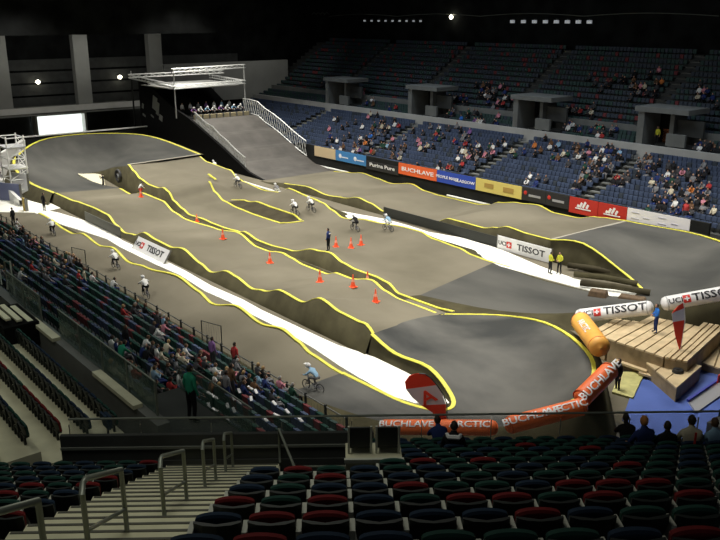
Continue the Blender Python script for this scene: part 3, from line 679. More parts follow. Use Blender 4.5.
# white bench with two seats in the gap
# left upper stand seats
cnt = 0
leftseats = []
for k, (v, z) in enumerate(LUP[:9]):
    for j in range(170):
        u = 21.3 + .5 * j - .5 * min(k, 3)
        a, b = pix(u, v + .1, z + .8)
        if not (-20 < a < 150 and b < 480): continue
        if u > 41: continue
        leftseats.append((k, j, u, v + .12, z))
leftseats.sort(key=lambda s: s[2] ** 2 + s[3] ** 2)
QUOTA = 300 - len(seat_list)
for s in leftseats[:QUOTA]:
    k, j, u, v, z = s
    r_ = random.Random(k * 100 + j // 3).random(); c = 'red' if r_ < .1 else ('navy' if r_ < .5 else 'green')
    so = put_seat(c, at(u, v, z), AR - PI / 2, '%s seat, %s row of near upper stand, %s from the foreground end' % (CN[c], ORD[k + 1], ordw(j + 1)), 'seats in the near upper stand')
    so.scale = (1, .75, .75)
    for ch in NEWKIDS:
        if ch.name.startswith('armrest'): ch.material_slots[0].link = 'OBJECT'; ch.material_slots[0].material = SHELL

# white bench with two dark chairs in the gap
X, Y, _ = fg(1.0, 13.6)
t = thing('platform_block', 'cream platform block below the glass carrying two dark chairs', 'platform', (*fg(.55, 12.3)[:2], ffloor(11.8)), FY)
q = MB(); q.box((0, 0, .36), (.95, .6, .72), CONCL); q.build('block', t)
q = MB(); q.box((0, -.32, .74), (1.0, .06, .06), ARM); q.build('edge_strip', t)
for i in (0, 1):
    t = thing('platform_chair', 'dark chair with pale frame on the cream platform, ' + ('left one' if i == 0 else 'right one'), 'chair', (*fg(.32 + .47 * i, 12.35)[:2], ffloor(11.8) + .72), FY, 'chairs on the cream platform')
    q = MB(); q.box((0, -.1, .32), (.34, .05, .36), SHELL); q.build('backrest', t, bevel=.02)
    q = MB(); q.box((0, .08, .12), (.34, .34, .05), SHELL); q.build('seat', t)
    for sx in (-.19, .19):
        q = MB(); q.tube([(sx, -.1, 0), (sx, -.12, .52)], .022, ARM, 6); q.build('leg', t)

# ---------------------------------------------------------------- people
def body_mesh(J, fingers=True, head=True, wide=1.0, sub=1):
    """one continuous skinned figure; materials: 0 skin 1 top 2 trousers 3 hair 4 shoes"""
    B = [('pelvis', 'belly', 1), ('belly', 'chest', 1), ('chest', 'neck', 1), ('neck', 'skull', 0)]
    for s_ in 'LR': B += [('chest', 'sh' + s_, 1), ('sh' + s_, 'el' + s_, 1), ('el' + s_, 'wr' + s_, 1), ('wr' + s_, 'pa' + s_, 0),
                         ('pelvis', 'hi' + s_, 2), ('hi' + s_, 'kn' + s_, 2), ('kn' + s_, 'an' + s_, 2), ('an' + s_, 'to' + s_, 4)]
    R = dict(pelvis=(.15, .115), belly=(.135, .10), chest=(.165, .12), neck=(.062, .06), skull=(.06, .06), sh=(.07, .07), el=(.048, .048), wr=(.034, .03), pa=(.042, .02), hi=(.098, .098), kn=(.066, .066), an=(.045, .045), to=(.048, .036))
    J = dict(J); J['belly'] = tuple((Vector(J['pelvis']) * .52 + Vector(J['chest']) * .48)); hd = Vector(J['head'])
    J['skull'] = tuple(hd + Vector((0, 0, -.05)))
    names = list(J.keys()); names.remove('head'); idx = {n: i for i, n in enumerate(names)}
    for s_ in 'LR':
        a = Vector(J['el' + s_]); b = Vector(J['wr' + s_]); names.append('pa' + s_); idx['pa' + s_] = len(names) - 1; J['pa' + s_] = tuple(b + (b - a).normalized() * .08)
        k = Vector(J['an' + s_]); names.append('to' + s_); idx['to' + s_] = len(names) - 1
        fw = Vector(J.get('toe', (0, 1, 0))) if 'toe' in J else Vector((0, 1, 0)); J['to' + s_] = tuple(k + fw * .17 + Vector((0, 0, -.05)))
    me = bpy.data.meshes.new('b'); me.from_pydata([J[n] for n in names], [(idx[a], idx[b]) for a, b, _ in B], [])
    o = bpy.data.objects.new('b', me); col.objects.link(o)
    sk = o.modifiers.new('s', 'SKIN'); sk.use_smooth_shade = True
    for n in names:
        sv = me.skin_vertices[0].data[idx[n]]; r = R[n if n in R else n[:2]]; sv.radius = (r[0] * wide, r[1] * wide); sv.use_root = (n == 'pelvis')
    if sub: o.modifiers.new('d', 'SUBSURF').levels = sub
    bpy.context.view_layer.update(); dg = bpy.context.evaluated_depsgraph_get(); m2 = bpy.data.meshes.new_from_object(o.evaluated_get(dg)); bpy.data.objects.remove(o)
    mb = MB(); PM = [SKIN, NAV, SHELL, HAIRS[0], SHOE]; mb.mats = PM
    mb.v = [tuple(v.co) for v in m2.vertices]; mb.f = [tuple(p.vertices) for p in m2.polygons]
    for p in m2.polygons:
        c = p.center; best = (9, 0)
        for a, b, mm in B:
            A_, B_ = Vector(J[a]), Vector(J[b]); d = B_ - A_; t_ = max(0, min(1, (c - A_).dot(d) / max(d.length_squared, 1e-6))); e = (c - A_ - d * t_).length - .5 * R[a if a in R else a[:2]][0]
            if e < best[0]: best = (e, mm)
        mb.m.append(best[1])
    if head:
        def hm(i, j):
            ph = -90 + 180 * (i + .5) / 9; th = 360 * (j + .5) / 12     # th = 90 faces forward (+y)
            return PM[3] if ph > 42 or (ph > -25 and not (25 < th < 155)) else PM[0]
        mb.ellipsoid(hd, (.078, .098, .118), SKIN, 12, 9, mfun=hm)
        mb.tube([hd + Vector((0, .088, .015)), hd + Vector((0, .118, -.025))], [.010, .018], SKIN, 5)        # nose
        for sx in (-1, 1):
            mb.ellipsoid(hd + Vector((sx * .030, .088, .018)), (.012, .008, .007), SHOE, 6, 4)                # eyes
            mb.ellipsoid(hd + Vector((sx * .080, 0, 0)), (.010, .022, .030), SKIN, 6, 4)                        # ears
        mb.ellipsoid(hd + Vector((0, .088, -.055)), (.024, .008, .006), SKIN2, 6, 4)                             # mouth
    if fingers:
        for s_, sg in (('L', -1), ('R', 1)):
            b = Vector(J['wr' + s_]); p = Vector(J['pa' + s_]); d = (p - b).normalized(); side = d.cross(Vector((0, 0, 1)))
            if side.length < .2: side = Vector((0, 1, 0))
            side.normalize(); dn = side.cross(d).normalized(); dn = dn if dn.z < 0 else -dn
            if abs(d.z) > .8: dn = Vector((-sg, 0, 0))
            for q_, L in enumerate((.062, .074, .070, .054)):
                st = p + side * (-.027 + .018 * q_); m1 = st + d * L * .55 + dn * .012; e = m1 + (d * .6 + dn * .8).normalized() * L * .5
                mb.tube([st - d * .02, m1, e], [.010, .009, .006], SKIN, 5)
            st = b + d * .03 + side * -.03; m1 = st + (d * .5 - side * .8).normalized() * .035; mb.tube([st, m1, m1 + d * .028 + dn * .01], [.011, .010, .007], SKIN, 5)
    me = mb.mesh('body', True); return me
def sym(d):
    o = {}
    for k, p in d.items():
        if k.endswith('*'): o[k[:-1] + 'L'] = (-p[0], p[1], p[2]); o[k[:-1] + 'R'] = p
        else: o[k] = p
    return o
POSE = {
 'stand': sym({'pelvis': (0, 0, .97), 'chest': (0, 0, 1.33), 'neck': (0, 0, 1.49), 'head': (0, .02, 1.64), 'sh*': (.17, 0, 1.40), 'el*': (.23, -.02, 1.13), 'wr*': (.24, .06, .90), 'hi*': (.09, 0, .90), 'kn*': (.11, .02, .50), 'an*': (.12, -.02, .09)}),
 'clasp': sym({'pelvis': (0, 0, .97), 'chest': (0, .02, 1.33), 'neck': (0, .02, 1.49), 'head': (0, .05, 1.63), 'sh*': (.17, 0, 1.40), 'el*': (.25, .04, 1.14), 'wr*': (.10, .24, 1.10), 'hi*': (.09, 0, .90), 'kn*': (.12, .03, .50), 'an*': (.15, -.02, .09)}),
 'camera': sym({'pelvis': (0, 0, .96), 'chest': (0, .03, 1.31), 'neck': (0, .05, 1.47), 'head': (0, .08, 1.61), 'sh*': (.17, .02, 1.38), 'el*': (.22, .20, 1.22), 'wr*': (.09, .32, 1.44), 'hi*': (.09, 0, .90), 'kn*': (.13, .05, .50), 'an*': (.17, -.02, .09)}),
 'sit': sym({'pelvis': (0, .0, .53), 'chest': (0, -.03, .90), 'neck': (0, -.01, 1.06), 'head': (0, .03, 1.21), 'sh*': (.17, -.02, .97), 'el*': (.23, .08, .74), 'wr*': (.14, .28, .62), 'hi*': (.09, .05, .50), 'kn*': (.13, .44, .50), 'an*': (.13, .46, .09)}),
 'lean': sym({'pelvis': (0, .0, .53), 'chest': (0, .13, .86), 'neck': (0, .20, 1.0), 'head': (0, .28, 1.13), 'sh*': (.17, .14, .93), 'el*': (.21, .32, .74), 'wr*': (.06, .46, .66), 'hi*': (.09, .05, .50), 'kn*': (.16, .44, .50), 'an*': (.14, .42, .09)}),
 'fold': sym({'pelvis': (0, .0, .53), 'chest': (0, -.06, .90), 'neck': (0, -.05, 1.06), 'head': (0, -.01, 1.21), 'sh*': (.17, -.05, .97), 'el*': (.24, .06, .76), 'wr*': (.05, .22, .82), 'hi*': (.09, .05, .50), 'kn*': (.12, .45, .50), 'an*': (.10, .52, .09)}),
 'crouch': sym({'pelvis': (0, -.10, .45), 'chest': (0, .12, .78), 'neck': (0, .20, .92), 'head': (0, .28, 1.04), 'sh*': (.17, .12, .85), 'el*': (.22, .30, .66), 'wr*': (.10, .44, .55), 'hi*': (.09, -.08, .42), 'kn*': (.20, .28, .46), 'an*': (.14, .0, .09)}),
 'ride': sym({'pelvis': (0, -.34, .92), 'chest': (0, .02, 1.13), 'neck': (0, .16, 1.24), 'head': (0, .28, 1.33), 'sh*': (.18, .04, 1.16), 'el*': (.36, .16, 1.00), 'wr*': (.31, .38, .93), 'hi*': (.09, -.32, .86), 'kn*': (.15, .06, .70), 'an*': (.10, -.06, .40)}),
}
POSE['walk'] = dict(POSE['stand']); POSE['walk'].update({'knL': (-.10, .20, .52), 'anL': (-.10, .26, .09), 'knR': (.10, -.02, .48), 'anR': (.10, -.32, .14), 'wrL': (-.24, -.14, .92), 'elL': (-.23, -.12, 1.14), 'wrR': (.24, .24, .96), 'elR': (.23, .04, 1.14)})
POSE['ride'].update({'knL': (-.14, .18, .78), 'anL': (-.10, .12, .44), 'anR': (.10, -.10, .38)})
BODY = {k: body_mesh(v, sub=1) for k, v in POSE.items()}
LITE = {k: body_mesh(POSE[k], fingers=False, sub=0) for k in ('sit', 'lean', 'fold', 'stand')}
TOPC = {'white': (.70, .70, .68), 'black': (.012, .012, .014), 'red': (.38, .04, .04), 'dark blue': (.02, .035, .13), 'bright blue': (.03, .16, .55), 'grey': (.20, .20, .21), 'green': (.03, .30, .18), 'pink': (.55, .22, .28),
        'purple': (.22, .11, .30), 'brown': (.14, .075, .04), 'orange': (.60, .20, .05), 'cream': (.55, .50, .38), 'dark grey': (.05, .05, .055), 'pale blue': (.25, .40, .55), 'yellow': (.62, .62, .06), 'dark green': (.02, .06, .04)}
TOPM = {k: mat('cloth_' + k.replace(' ', '_'), c, .85, spec=.2) for k, c in TOPC.items()}
def dress(o, top, legs='black', hair=0, skin=0):
    ms = [SKIN2 if skin else SKIN, TOPM[top], TOPM[legs], HAIRS[hair], SHOE]
    for sl, mm in zip(o.material_slots, ms): sl.link = 'OBJECT'; sl.material = mm
    return o
def person(pose, loc, rot, label, top, legs='black', hair=0, skin=0, group=None, lite=False, scale=1.0):
    o = bpy.data.objects.new('person', (LITE if lite else BODY)[pose]); col.objects.link(o); o.location = loc; o.rotation_euler = (0, 0, rot)
    dress(o, top, legs, hair, skin); o.scale = (scale,) * 3
    return tag(o, label, 'person', group)

# ---------------------------------------------------------------- crowd
crowd = []     # (stand, row, seat index, u, v, z)
occ = {}
R = random.Random(3)
def plane_hit(px, py, v0, z0, m_):
    r = ray(px, py); ru, rv = toUV(r[0], r[1]); t = (z0 - m_ * v0 - CH) / (r[2] - m_ * rv); return ru * t, rv * t
def fill(stand, cl, v0, z0, m_, k_of, nrow, ulim, avoid):
    for cx, cy, rx, ry, n in cl:
        for _ in range(int(n * (1.45 if 'far' in stand else .85))):
            for tr_ in range(6):
                a = R.gauss(0, .5); b = R.gauss(0, .5); u, v = plane_hit(cx + a * rx * 1.2, cy + b * ry * 1.2, v0, z0 + 1.0, m_)
                k = int(round(k_of(v))); j = int(round(u / .5))
                if 0 <= k < nrow and ulim[0] < u < ulim[1] and (stand, k, j) not in occ and not any(abs(u - q) < (4.4 if 'mid' in stand else .85) for q in avoid):
                    occ[(stand, k, j)] = 1; crowd.append((stand, k, j)); break
fill('lower far', [(385, 128, 25, 12, 20), (372, 145, 18, 8, 11), (400, 150, 15, 8, 8), (430, 140, 20, 12, 12), (478, 150, 14, 9, 17), (455, 135, 15, 6, 5), (505, 150, 15, 8, 5), (560, 148, 25, 8, 15), (600, 152, 22, 10, 20), (615, 175, 20, 10, 11),
    (645, 160, 8, 8, 8), (585, 175, 25, 10, 8), (535, 180, 20, 6, 4), (668, 175, 14, 10, 11), (700, 180, 18, 14, 12), (690, 195, 15, 10, 8), (665, 200, 18, 8, 7), (330, 140, 12, 8, 4), (345, 150, 15, 6, 4), (700, 205, 18, 8, 6), (450, 165, 30, 8, 7), (340, 118, 10, 6, 3)],
    VF + .3, 1.6, RS / TR, lambda v: (v - VF - .3) / TR, ROWN, (20, 118), AISL)
fill('middle far', [(430, 112, 35, 5, 10), (500, 118, 15, 5, 4), (470, 122, 12, 4, 5), (590, 128, 28, 6, 12), (560, 122, 15, 4, 6), (690, 146, 22, 5, 14), (370, 103, 20, 4, 4)], 74.4, 5.6, .355, lambda v: (v - 74.4) / .9, 3, (20, 118), VOM)
fill('upper far', [(490, 88, 18, 7, 12), (500, 100, 18, 5, 8), (610, 80, 30, 9, 8), (640, 85, 18, 6, 6), (585, 108, 16, 6, 7), (650, 75, 15, 6, 4), (700, 95, 15, 10, 6), (460, 100, 14, 6, 5), (345, 85, 25, 8, 4)], 78.0, 6.9, .56 / .87, lambda v: (v - 78) / .87, 14, (20, 118), AISU)
fill('lower near', [(10, 232, 14, 7, 12), (34, 242, 13, 6, 11), (60, 262, 24, 8, 12), (76, 258, 8, 4, 4), (96, 280, 15, 5, 5), (132, 305, 14, 5, 7), (160, 325, 10, 7, 9), (35, 268, 22, 5, 8), (60, 276, 20, 4, 6), (130, 343, 16, 7, 8), (160, 352, 18, 7, 10),
    (188, 358, 14, 7, 9), (150, 372, 20, 9, 8), (225, 372, 20, 10, 14), (250, 378, 14, 7, 9), (212, 390, 12, 6, 5), (8, 270, 8, 6, 4), (170, 385, 16, 8, 7), (110, 365, 12, 8, 4), (275, 388, 8, 5, 4)],
    19.6, .75, -RS / TR, lambda v: (19.6 - v) / TR, 11, (24, 100), [])
def seat_pos(st, k, j):
    u = j * .5
    if st == 'lower far': v, z = far_row(k); return u, v + .1, z, 1
    if st == 'middle far': v, z = MID[k]; return u, v + .1, z, 1
    if st == 'upper far': v, z = UPR[k]; return u, v + .1, z, 1
    if st == 'lower near': v, z = near_row(k); return u, v - .1, z, -1
def bannerat(px):
    for x, n in ((336, 'tan banner'), (366, 'sky blue banners'), (399, 'black lettered banner'), (437, 'orange banner'), (476, 'dark blue banner'), (522, 'yellow banner'), (570, 'red-dotted black banners'), (628, 'red banners'), (900, 'long white banner')):
        if px < x: return n
NEARP = ((40, 'far left end'), (85, 'left part'), (125, 'fence gate'), (165, 'blue top'), (205, 'standing green top'), (250, 'red top'), (999, 'foreground end'))
items = []
for st, k, j in crowd:
    u, v, z, sg = seat_pos(st, k, j); a, b = pix(u, v, z + .8)
    top = R.choices(list(TOPC), [12, 30, 5, 9, .6, 12, .6, 4, .6, 7, 1, 5, 26, 2, 0, 5])[0]
    if st == 'lower near' and 120 < a < 210 and 325 < b < 375 and R.random() < .5: top = R.choice(['white', 'cream', 'white', 'grey'])
    if st == 'lower near' and 110 < a < 140 and 298 < b < 312: top = 'bright blue' if R.random() < .3 else 'dark grey'
    items.append([st, k, j, u, v, z, sg, a, b, top])
items = [i for i in items if -12 < i[7] < 732 and 0 < i[8] < 560]
items.sort(key=lambda i: i[3] ** 2 + i[4] ** 2)
near_items = items[:262]; rest = items[272:]
lab = {}
for it in near_items:
    st, k, j, u, v, z, sg, a, b, top = it
    if 'far' in st: base = 'spectator in %s, %s far stand row %s, over %s' % (top, st.split()[0], WORDS[k + 1], bannerat(a))
    else:
        zone = [n for x, n in NEARP if a < x][0]; base = 'spectator in %s, near stand row %s, by its %s' % (top, WORDS[k + 1], zone) if 'end' in zone or 'part' in zone else 'spectator in %s, near stand row %s, near the %s' % (top, WORDS[k + 1], zone)
    lab.setdefault(base, []).append(it)
for base, l in lab.items():
    l.sort(key=lambda i: i[7])
    for n, it in enumerate(l):
        st, k, j, u, v, z, sg, a, b, top = it
        L = base if len(l) == 1 else base + (', leftmost' if n == 0 else ', %s leftward' % 'rightmost' if False else ', %s from left' % ORD[n + 1])
        ps = R.choice(['sit', 'lean', 'fold', 'sit']); z0 = z
        if R.random() < .06: ps = 'stand'
        person(ps, at(u, v + (-.10 if sg > 0 else .10), z0), AR + (PI / 2 if sg > 0 else -PI / 2) + R.uniform(-.3, .3), L, top, R.choice(['black', 'dark blue', 'dark grey', 'grey']), R.choice([0, 0, 1, 1, 2, 3]), R.random() < .15,
               'seated crowd in the %s stand' % st, lite=(st != 'lower near'))
if rest:
    vs = MB(); vs.mats = []
    for st, k, j, u, v, z, sg, a, b, top in rest:
        src = LITE[R.choice(['sit', 'lean', 'fold'])]; ms = [SKIN, TOPM[top], TOPM['black'], HAIRS[0], SHOE, SKIN2]; idx = [vs.mi(x) for x in ms]; o0 = len(vs.v); s_ = -1 if sg > 0 else 1
        vs.v += [(p.co.x * s_ + v + (-.10 if sg > 0 else .10), p.co.y * s_ + u, p.co.z + z) if False else (v + (-.10 if sg > 0 else .10) + p.co.y * s_, u - p.co.x * s_, z + p.co.z) for p in src.vertices]
        vs.f += [tuple(o0 + q_ for q_ in p.vertices) for p in src.polygons]; vs.m += [idx[p.material_index] for p in src.polygons]
    tag(vs.build('distant_spectators', rot=AR), 'distant spectators scattered over the farthest seats of the far stand', 'crowd', kind='stuff')
# ---------------------------------------------------------------- remaining seats, one object per kind
def seat_rows(name, rows, u0, u1, st, sg, mats, label, avoid, weights, skip=None, umin=None):
    mb = MB(); RR = random.Random(5)
    for k, (v, z) in enumerate(rows):
        for j in range(int(u0 / .5), int(u1 / .5)):
            u = j * .5
            if any(abs(u - q) < .85 for q in avoid): continue
            if skip and skip(k, u): continue
            mm = RR.choices(mats, weights)[0]; vb = v + .24 * sg
            mb.box((vb, u, z + .60), (.07, .43, .46), mm, M=Matrix.Rotation(.16 * sg, 3, 'Y'))
            if (st, k, j) in occ: mb.box((vb - .24 * sg, u, z + .42), (.40, .42, .07), mm)
            else: mb.box((vb - .09 * sg, u, z + .60), (.08, .40, .36), mm)
            mb.box((vb - .05 * sg, u, z + .2), (.05, .05, .4), SHELL)
    return tag(mb.build(name, rot=AR), label, 'seats', kind='stuff')
FB = mat('faded_blue_seat', (.060, .085, .150), .7, noise=.15, scale=.3, spec=.3); FB2 = mat('slate_seat', (.045, .058, .078), .7, spec=.3); FT = mat('teal_seat', (.03, .065, .06), .8); DR = mat('dull_red_seat', (.16, .03, .035), .8)
seat_rows('blue_seats', [far_row(k) for k in range(ROWN)], UA + 2, UB - 3, 'lower far', 1, [FB, FB2], 'faded blue seats filling the lower far stand', AISL, [6, 1])
seat_rows('slate_seats', MID, UA + 2, UB - 3, 'middle far', 1, [FB2, FT], 'dark slate seats between fascia and upper far stand', [q_ + d_ for q_ in VOM for d_ in (-4.2, -3.4, -2.6, -1.8, -1, 0, 1, 1.5)], [1, 2])
ur = UPR
seat_rows('slate_seats', ur, UA - 4, UB - 3, 'upper far', 1, [FB2, FT, DR], 'dark slate and red seats of the upper far stand', AISU, [4, 3, .5])
seat_rows('teal_seats', [near_row(k) for k in range(12)], NA + 1, 100, 'lower near', -1, [GRN, FB, FT, DR], 'green and blue seats of the lower near stand', [], [4, 3, 3, .8])
taken = {(s[0], s[1]) for s in leftseats[:QUOTA]}
seat_rows('green_seats', LUP, 21.3, 100, 'upper near', -1, [GRN, NAV, REDF], 'rest of the dark green seats in the upper near stand', [31.4, 55], [5, 3, .7], skip=lambda k, u: (k, int(round((u - 21.3) / .5)) + min(k, 3)) in taken or u > 100)

# ---------------------------------------------------------------- bicycles and riders
def bike():
    t = thing('bmx_bicycle', 'small racing bicycle on the track', 'bicycle', (0, 0, -60))
    for y in (-.48, .46):
        q = MB(); n = 16; Rr = .245
        q.quadstrip([[(math.cos(a) * .024, y + (Rr + math.sin(a) * .024) * math.cos(b), .27 + (Rr + math.sin(a) * .024) * math.sin(b)) for a in [2 * PI * k / 6 for k in range(6)]] for b in [2 * PI * i / n for i in range(n + 1)]], SHOE, closed=True)
        for i in range(8): b = PI * i / 8; q.tube([(0, y + .24 * math.cos(b), .27 + .24 * math.sin(b)), (0, y - .24 * math.cos(b), .27 - .24 * math.sin(b))], .004, STEEL, 3)
        q.tube([(-.04, y, .27), (.04, y, .27)], .02, STEEL, 6); q.build('wheel', t, smooth=True)
    q = MB(); fm = mat('bike_frame', (.12, .12, .14), .35, metal=.3)
    for a, b in (((0, -.1, .30), (0, .33, .62)), ((0, -.17, .62), (0, .32, .66)), ((0, -.1, .30), (0, -.17, .64)), ((.04, -.48, .27), (0, -.17, .60)), ((-.04, -.48, .27), (0, -.17, .60)), ((.04, -.48, .27), (.02, -.1, .30)), ((-.04, -.48, .27), (-.02, -.1, .30))): q.tube([a, b], .017, fm, 6)
    q.build('frame', t)
    q = MB()
    for sx in (-.05, .05): q.tube([(sx, .46, .27), (sx * .9, .36, .58)], .016, fm, 6)
    q.tube([(0, .34, .56), (0, .31, .72)], .022, fm, 6); q.build('fork', t)
    q = MB(); q.tube([(-.36, .30, .93), (-.16, .33, .92), (-.05, .33, .74), (.05, .33, .74), (.16, .33, .92), (.36, .30, .93)], .013, fm, 6); q.tube([(-.14, .33, .87), (.14, .33, .87)], .01, fm, 5)
    hb_ = q.build('handlebar', t); q = MB(); q.box((0, .37, .82), (.16, .02, .18), TUBEW); q.build('number_plate', hb_)
    q = MB(); q.tube([(0, -.17, .62), (0, -.19, .72)], .013, STEEL, 5); q.ellipsoid((0, -.20, .74), (.06, .13, .03), SHOE, 8, 5); q.build('saddle', t, smooth=True)
    q = MB(); q.tube([(.06, -.1, .30), (.08, .07, .37)], .012, STEEL, 5); q.tube([(-.06, -.1, .30), (-.08, -.25, .26)], .012, STEEL, 5); q.box((.13, .07, .37), (.1, .09, .02), SHOE); q.box((-.13, -.25, .26), (.1, .09, .02), SHOE)
    q.build('crank', t)
    freeze(t); return t
BIKE = bike(); bn = 0
hq = MB(); hq.ellipsoid((0, .29, 1.37), (.125, .15, .135), TUBEW, 12, 8); vq = MB(); vq.box((0, .46, 1.42), (.17, .14, .02), TUBEW); VIS = vq.mesh('visor'); hq.tube([(-.08, .38, 1.28), (0, .45, 1.27), (.08, .38, 1.28)], .035, TUBEW, 6)
HELM = hq.mesh('helmet', True)
def rider(px, py, head, label, blabel, top='white', legs='black', helm=(.7, .7, .7), xyz=None, z=None):
    global bn
    if xyz: u, v, z = xyz
    else: u, v, z = stand_at(px, py)
    lx, ly, lz = at(u, v, z); rot = AR + head
    b = BIKE if bn == 0 else copy_tree(BIKE); bn += 1; b.location = (lx, ly, z); b.rotation_euler = (0, 0, rot); tag(b, blabel, 'bicycle', 'race bicycles')
    o = person('ride', (lx, ly, z), rot, label, top, legs, group='riders in helmets')
    h = bpy.data.objects.new('helmet', HELM); col.objects.link(h); h.parent = o
    vz = bpy.data.objects.new('visor', VIS); col.objects.link(vz); vz.parent = h
    return o
# arena: local +y = up the straights (away); PI = towards the camera
rider(53, 235, .0, 'rider with white helmet riding away, farthest along the last straight', 'bicycle under the farthest rider of the last straight')
rider(116, 269, .05, 'rider in white top on the last straight beside the white sheet', 'bicycle on the last straight, second farthest')
rider(146, 297, -.08, 'rider in white top crouching, middle of the last straight', 'bicycle in the middle of the last straight')
rider(313, 391, .25, 'rider in pale lilac top closest to the foreground glass', 'bicycle nearest the foreground glass', 'pale blue', 'grey')
for i, (px, py, nm) in enumerate(((215, 172, 'leftmost of the pack, at the foot of the start hill'), (238, 188, 'second from left in the pack, by the foam kerb'), (277, 197, 'third from left in the pack, by the foam kerb'), (295, 215, 'left one of two side by side in the pack'),
        (311, 212, 'right one of two side by side in the pack'), (355, 231, 'left of the last two by the white sheet'), (388, 231, 'rightmost of the pack, in front of the white sheet'))):
    rider(px, py, .1 * math.sin(i * 2.1), 'rider ' + nm, 'bicycle of the rider ' + nm, ['white', 'white', 'grey', 'white', 'white', 'black', 'pale blue'][i], ['black', 'dark grey', 'white', 'black', 'black', 'black', 'white'][i])
for k in range(8):
    rider(0, 0, PI, 'rider waiting at the start gate, %s from the left' % ORD[k + 1], 'bicycle held at the start gate, %s from the left' % ORD[k + 1], ['purple', 'white', 'pale blue', 'white', 'purple', 'white', 'pale blue', 'white'][k], 'dark grey', xyz=(100.3, 52.9 + 1.04 * k, 5.42))
for k in range(7):
    person('stand', at(103.6, 53 + 1.25 * k, 5.42), AR + PI + .3 * math.sin(k * 3), 'person standing behind the start gate riders, %s from the left' % ORD[k + 1], ['white', 'white', 'grey', 'purple', 'white', 'pale blue', 'white'][k], 'black', group='officials behind the start gate')
# officials and staff
def standp(pose, px, py, head, label, top, legs='black', z=None, **k):
    if z is None: u, v, z = stand_at(px, py)
    else: u, v = G(px, py, z)
    return person(pose, at(u, v, z), AR + head, label, top, legs, **k)
o = standp('stand', 328.5, 251, .4, 'official in dark uniform standing alone on a mound in mid track', 'dark blue', 'black', scale=1.06)
q = MB(); q.box((0, -.135, 1.36), (.26, .02, .10), PADW); q.build('back_patch', o)
standp('stand', 44.5, 211, -1.2, 'official in dark clothes at the left end of the white sheet', 'black', scale=1.05)
standp('camera', 104, 189, .8, 'person in black beside the cream triangular sheet', 'black')
standp('crouch', 140, 193, -1.8, 'crouching person in white top in the gap between lanes', 'white', 'red')
standp('stand', 617, 391, 1.2, 'person all in black standing by the orange tube gap', 'black', 'black', z=.02, scale=1.04)
standp('clasp', 655, 333, .9, 'person in light blue shirt standing on the wooden deck', 'bright blue', 'dark blue', z=1.55)
for px, nm in ((549.5, 'left'), (559, 'right')):
    o = standp('clasp', px, 274, -1.9 if nm == 'left' else 1.6, '%s of two marshals in yellow vests beside the lettered banner' % nm, 'yellow', 'black', z=.05)
standp('stand', 14, 226, .5, 'dark figure by the fence below the white finish floor', 'black')
standp('stand', 9, 200, .9, 'person in dark jacket at the finish area by the white panels', 'black')
standp('stand', 2, 187, -.8, 'person in grey at the left frame edge by the finish', 'grey')
standp('clasp', 19, 168, -.8, 'person standing beside the far berm rim at far left', 'dark grey', z=1.4)
# standing and front row spectators
def near_person(px, py, dy, k, label, top, pose, hair=0, scale=1.0, **kw):
    pass
u, v = G(195, 420, 3.4)
person('stand', at(20.9, 10.36, 6.42), AR - PI / 2 + .2, 'spectator standing in green jacket with back turned in the near stand', 'green', 'black', scale=1.12)
fr = []
for px, py, lab_, top, ps, hair, sc in ((457, 436, 'spectator in black with white scarf at the front glass', 'black', 'sit', 0, 1.0), (441, 438, 'spectator in dark blue beside the one with white scarf', 'dark blue', 'lean', 0, 1.0),
      (655, 440, 'spectator in blue grey top with ginger hair at the front glass', 'dark blue', 'sit', 1, 1.05), (634, 446, 'spectator in black left of the ginger haired one', 'black', 'lean', 0, 1.0),
      (690, 450, 'spectator in cream top with dark hair and red strap', 'cream', 'sit', 0, 1.05), (672, 448, 'spectator in black between ginger haired and cream tops', 'black', 'sit', 0, .95), (712, 446, 'spectator in pale blue at the right frame edge', 'pale blue', 'sit', 1, 1.0)):
    best = min(((abs(pixw(X, Y, z + 1.0)[0] - px) + 1.0 * abs(pixw(X, Y, z + 1.0)[1] - py), X, Y, z) for c, X, Y, z, blk, k, j in seat_list if blk == 'right' and k >= 10), key=lambda t_: t_[0])
    _, X, Y, z = best
    o = person(ps, (X, Y + .12, z), FY + .15 * math.sin(px), lab_, top, 'dark blue', hair, scale=sc); fr.append(o)
q = MB(); q.tube([(-.14, .02, 1.0), (-.1, -.12, 1.02), (.1, -.12, 1.02), (.14, .02, 1.0)], .05, INKW, 6); q.build('scarf', fr[0])
q = MB(); q.box((.05, -.15, .86), (.04, .02, .34), RED); q.build('bag_strap', fr[4])
O2m = list(fr[2].material_slots); O2m[3].material = mat('ginger_hair', (.45, .18, .05), .7)

# ---------------------------------------------------------------- cones
def cone():
    t = thing('traffic_cone', 'orange traffic cone on track', 'cone', (0, 0, -60))
    q = MB(); q.box((0, 0, .02), (.42, .42, .04), CONE); q.build('base', t)
    q = MB(); q.tube([(0, 0, .04), (0, 0, .34)], [.16, .10], CONE, 10); q.tube([(0, 0, .34), (0, 0, .50)], [.102, .068], mat('cone_band', (.85, .35, .25), .5), 10); q.tube([(0, 0, .50), (0, 0, .78)], [.066, .025], CONE, 10); q.build('cone_body', t)
    freeze(t); return t
CN0 = cone(); CL = ((197, 222, 'leftmost, where two lanes meet'), (223, 239, 'second from left, below the painted corner'), (270, 263, 'third from left, at the foot of a mound'), (351, 248, 'close to the dark uniformed official, left of two'), (361, 245, 'close to the dark uniformed official, right of two'),
      (336, 247, 'just right of the dark uniformed official'), (320, 282, 'left of the three below the official'), (353, 287, 'middle one of the three below the official'), (367.5, 282, 'right of the three below the official'), (375.5, 302, 'lowest and rightmost on the third straight'), (141, 197, 'beside the crouching person in the gap'))
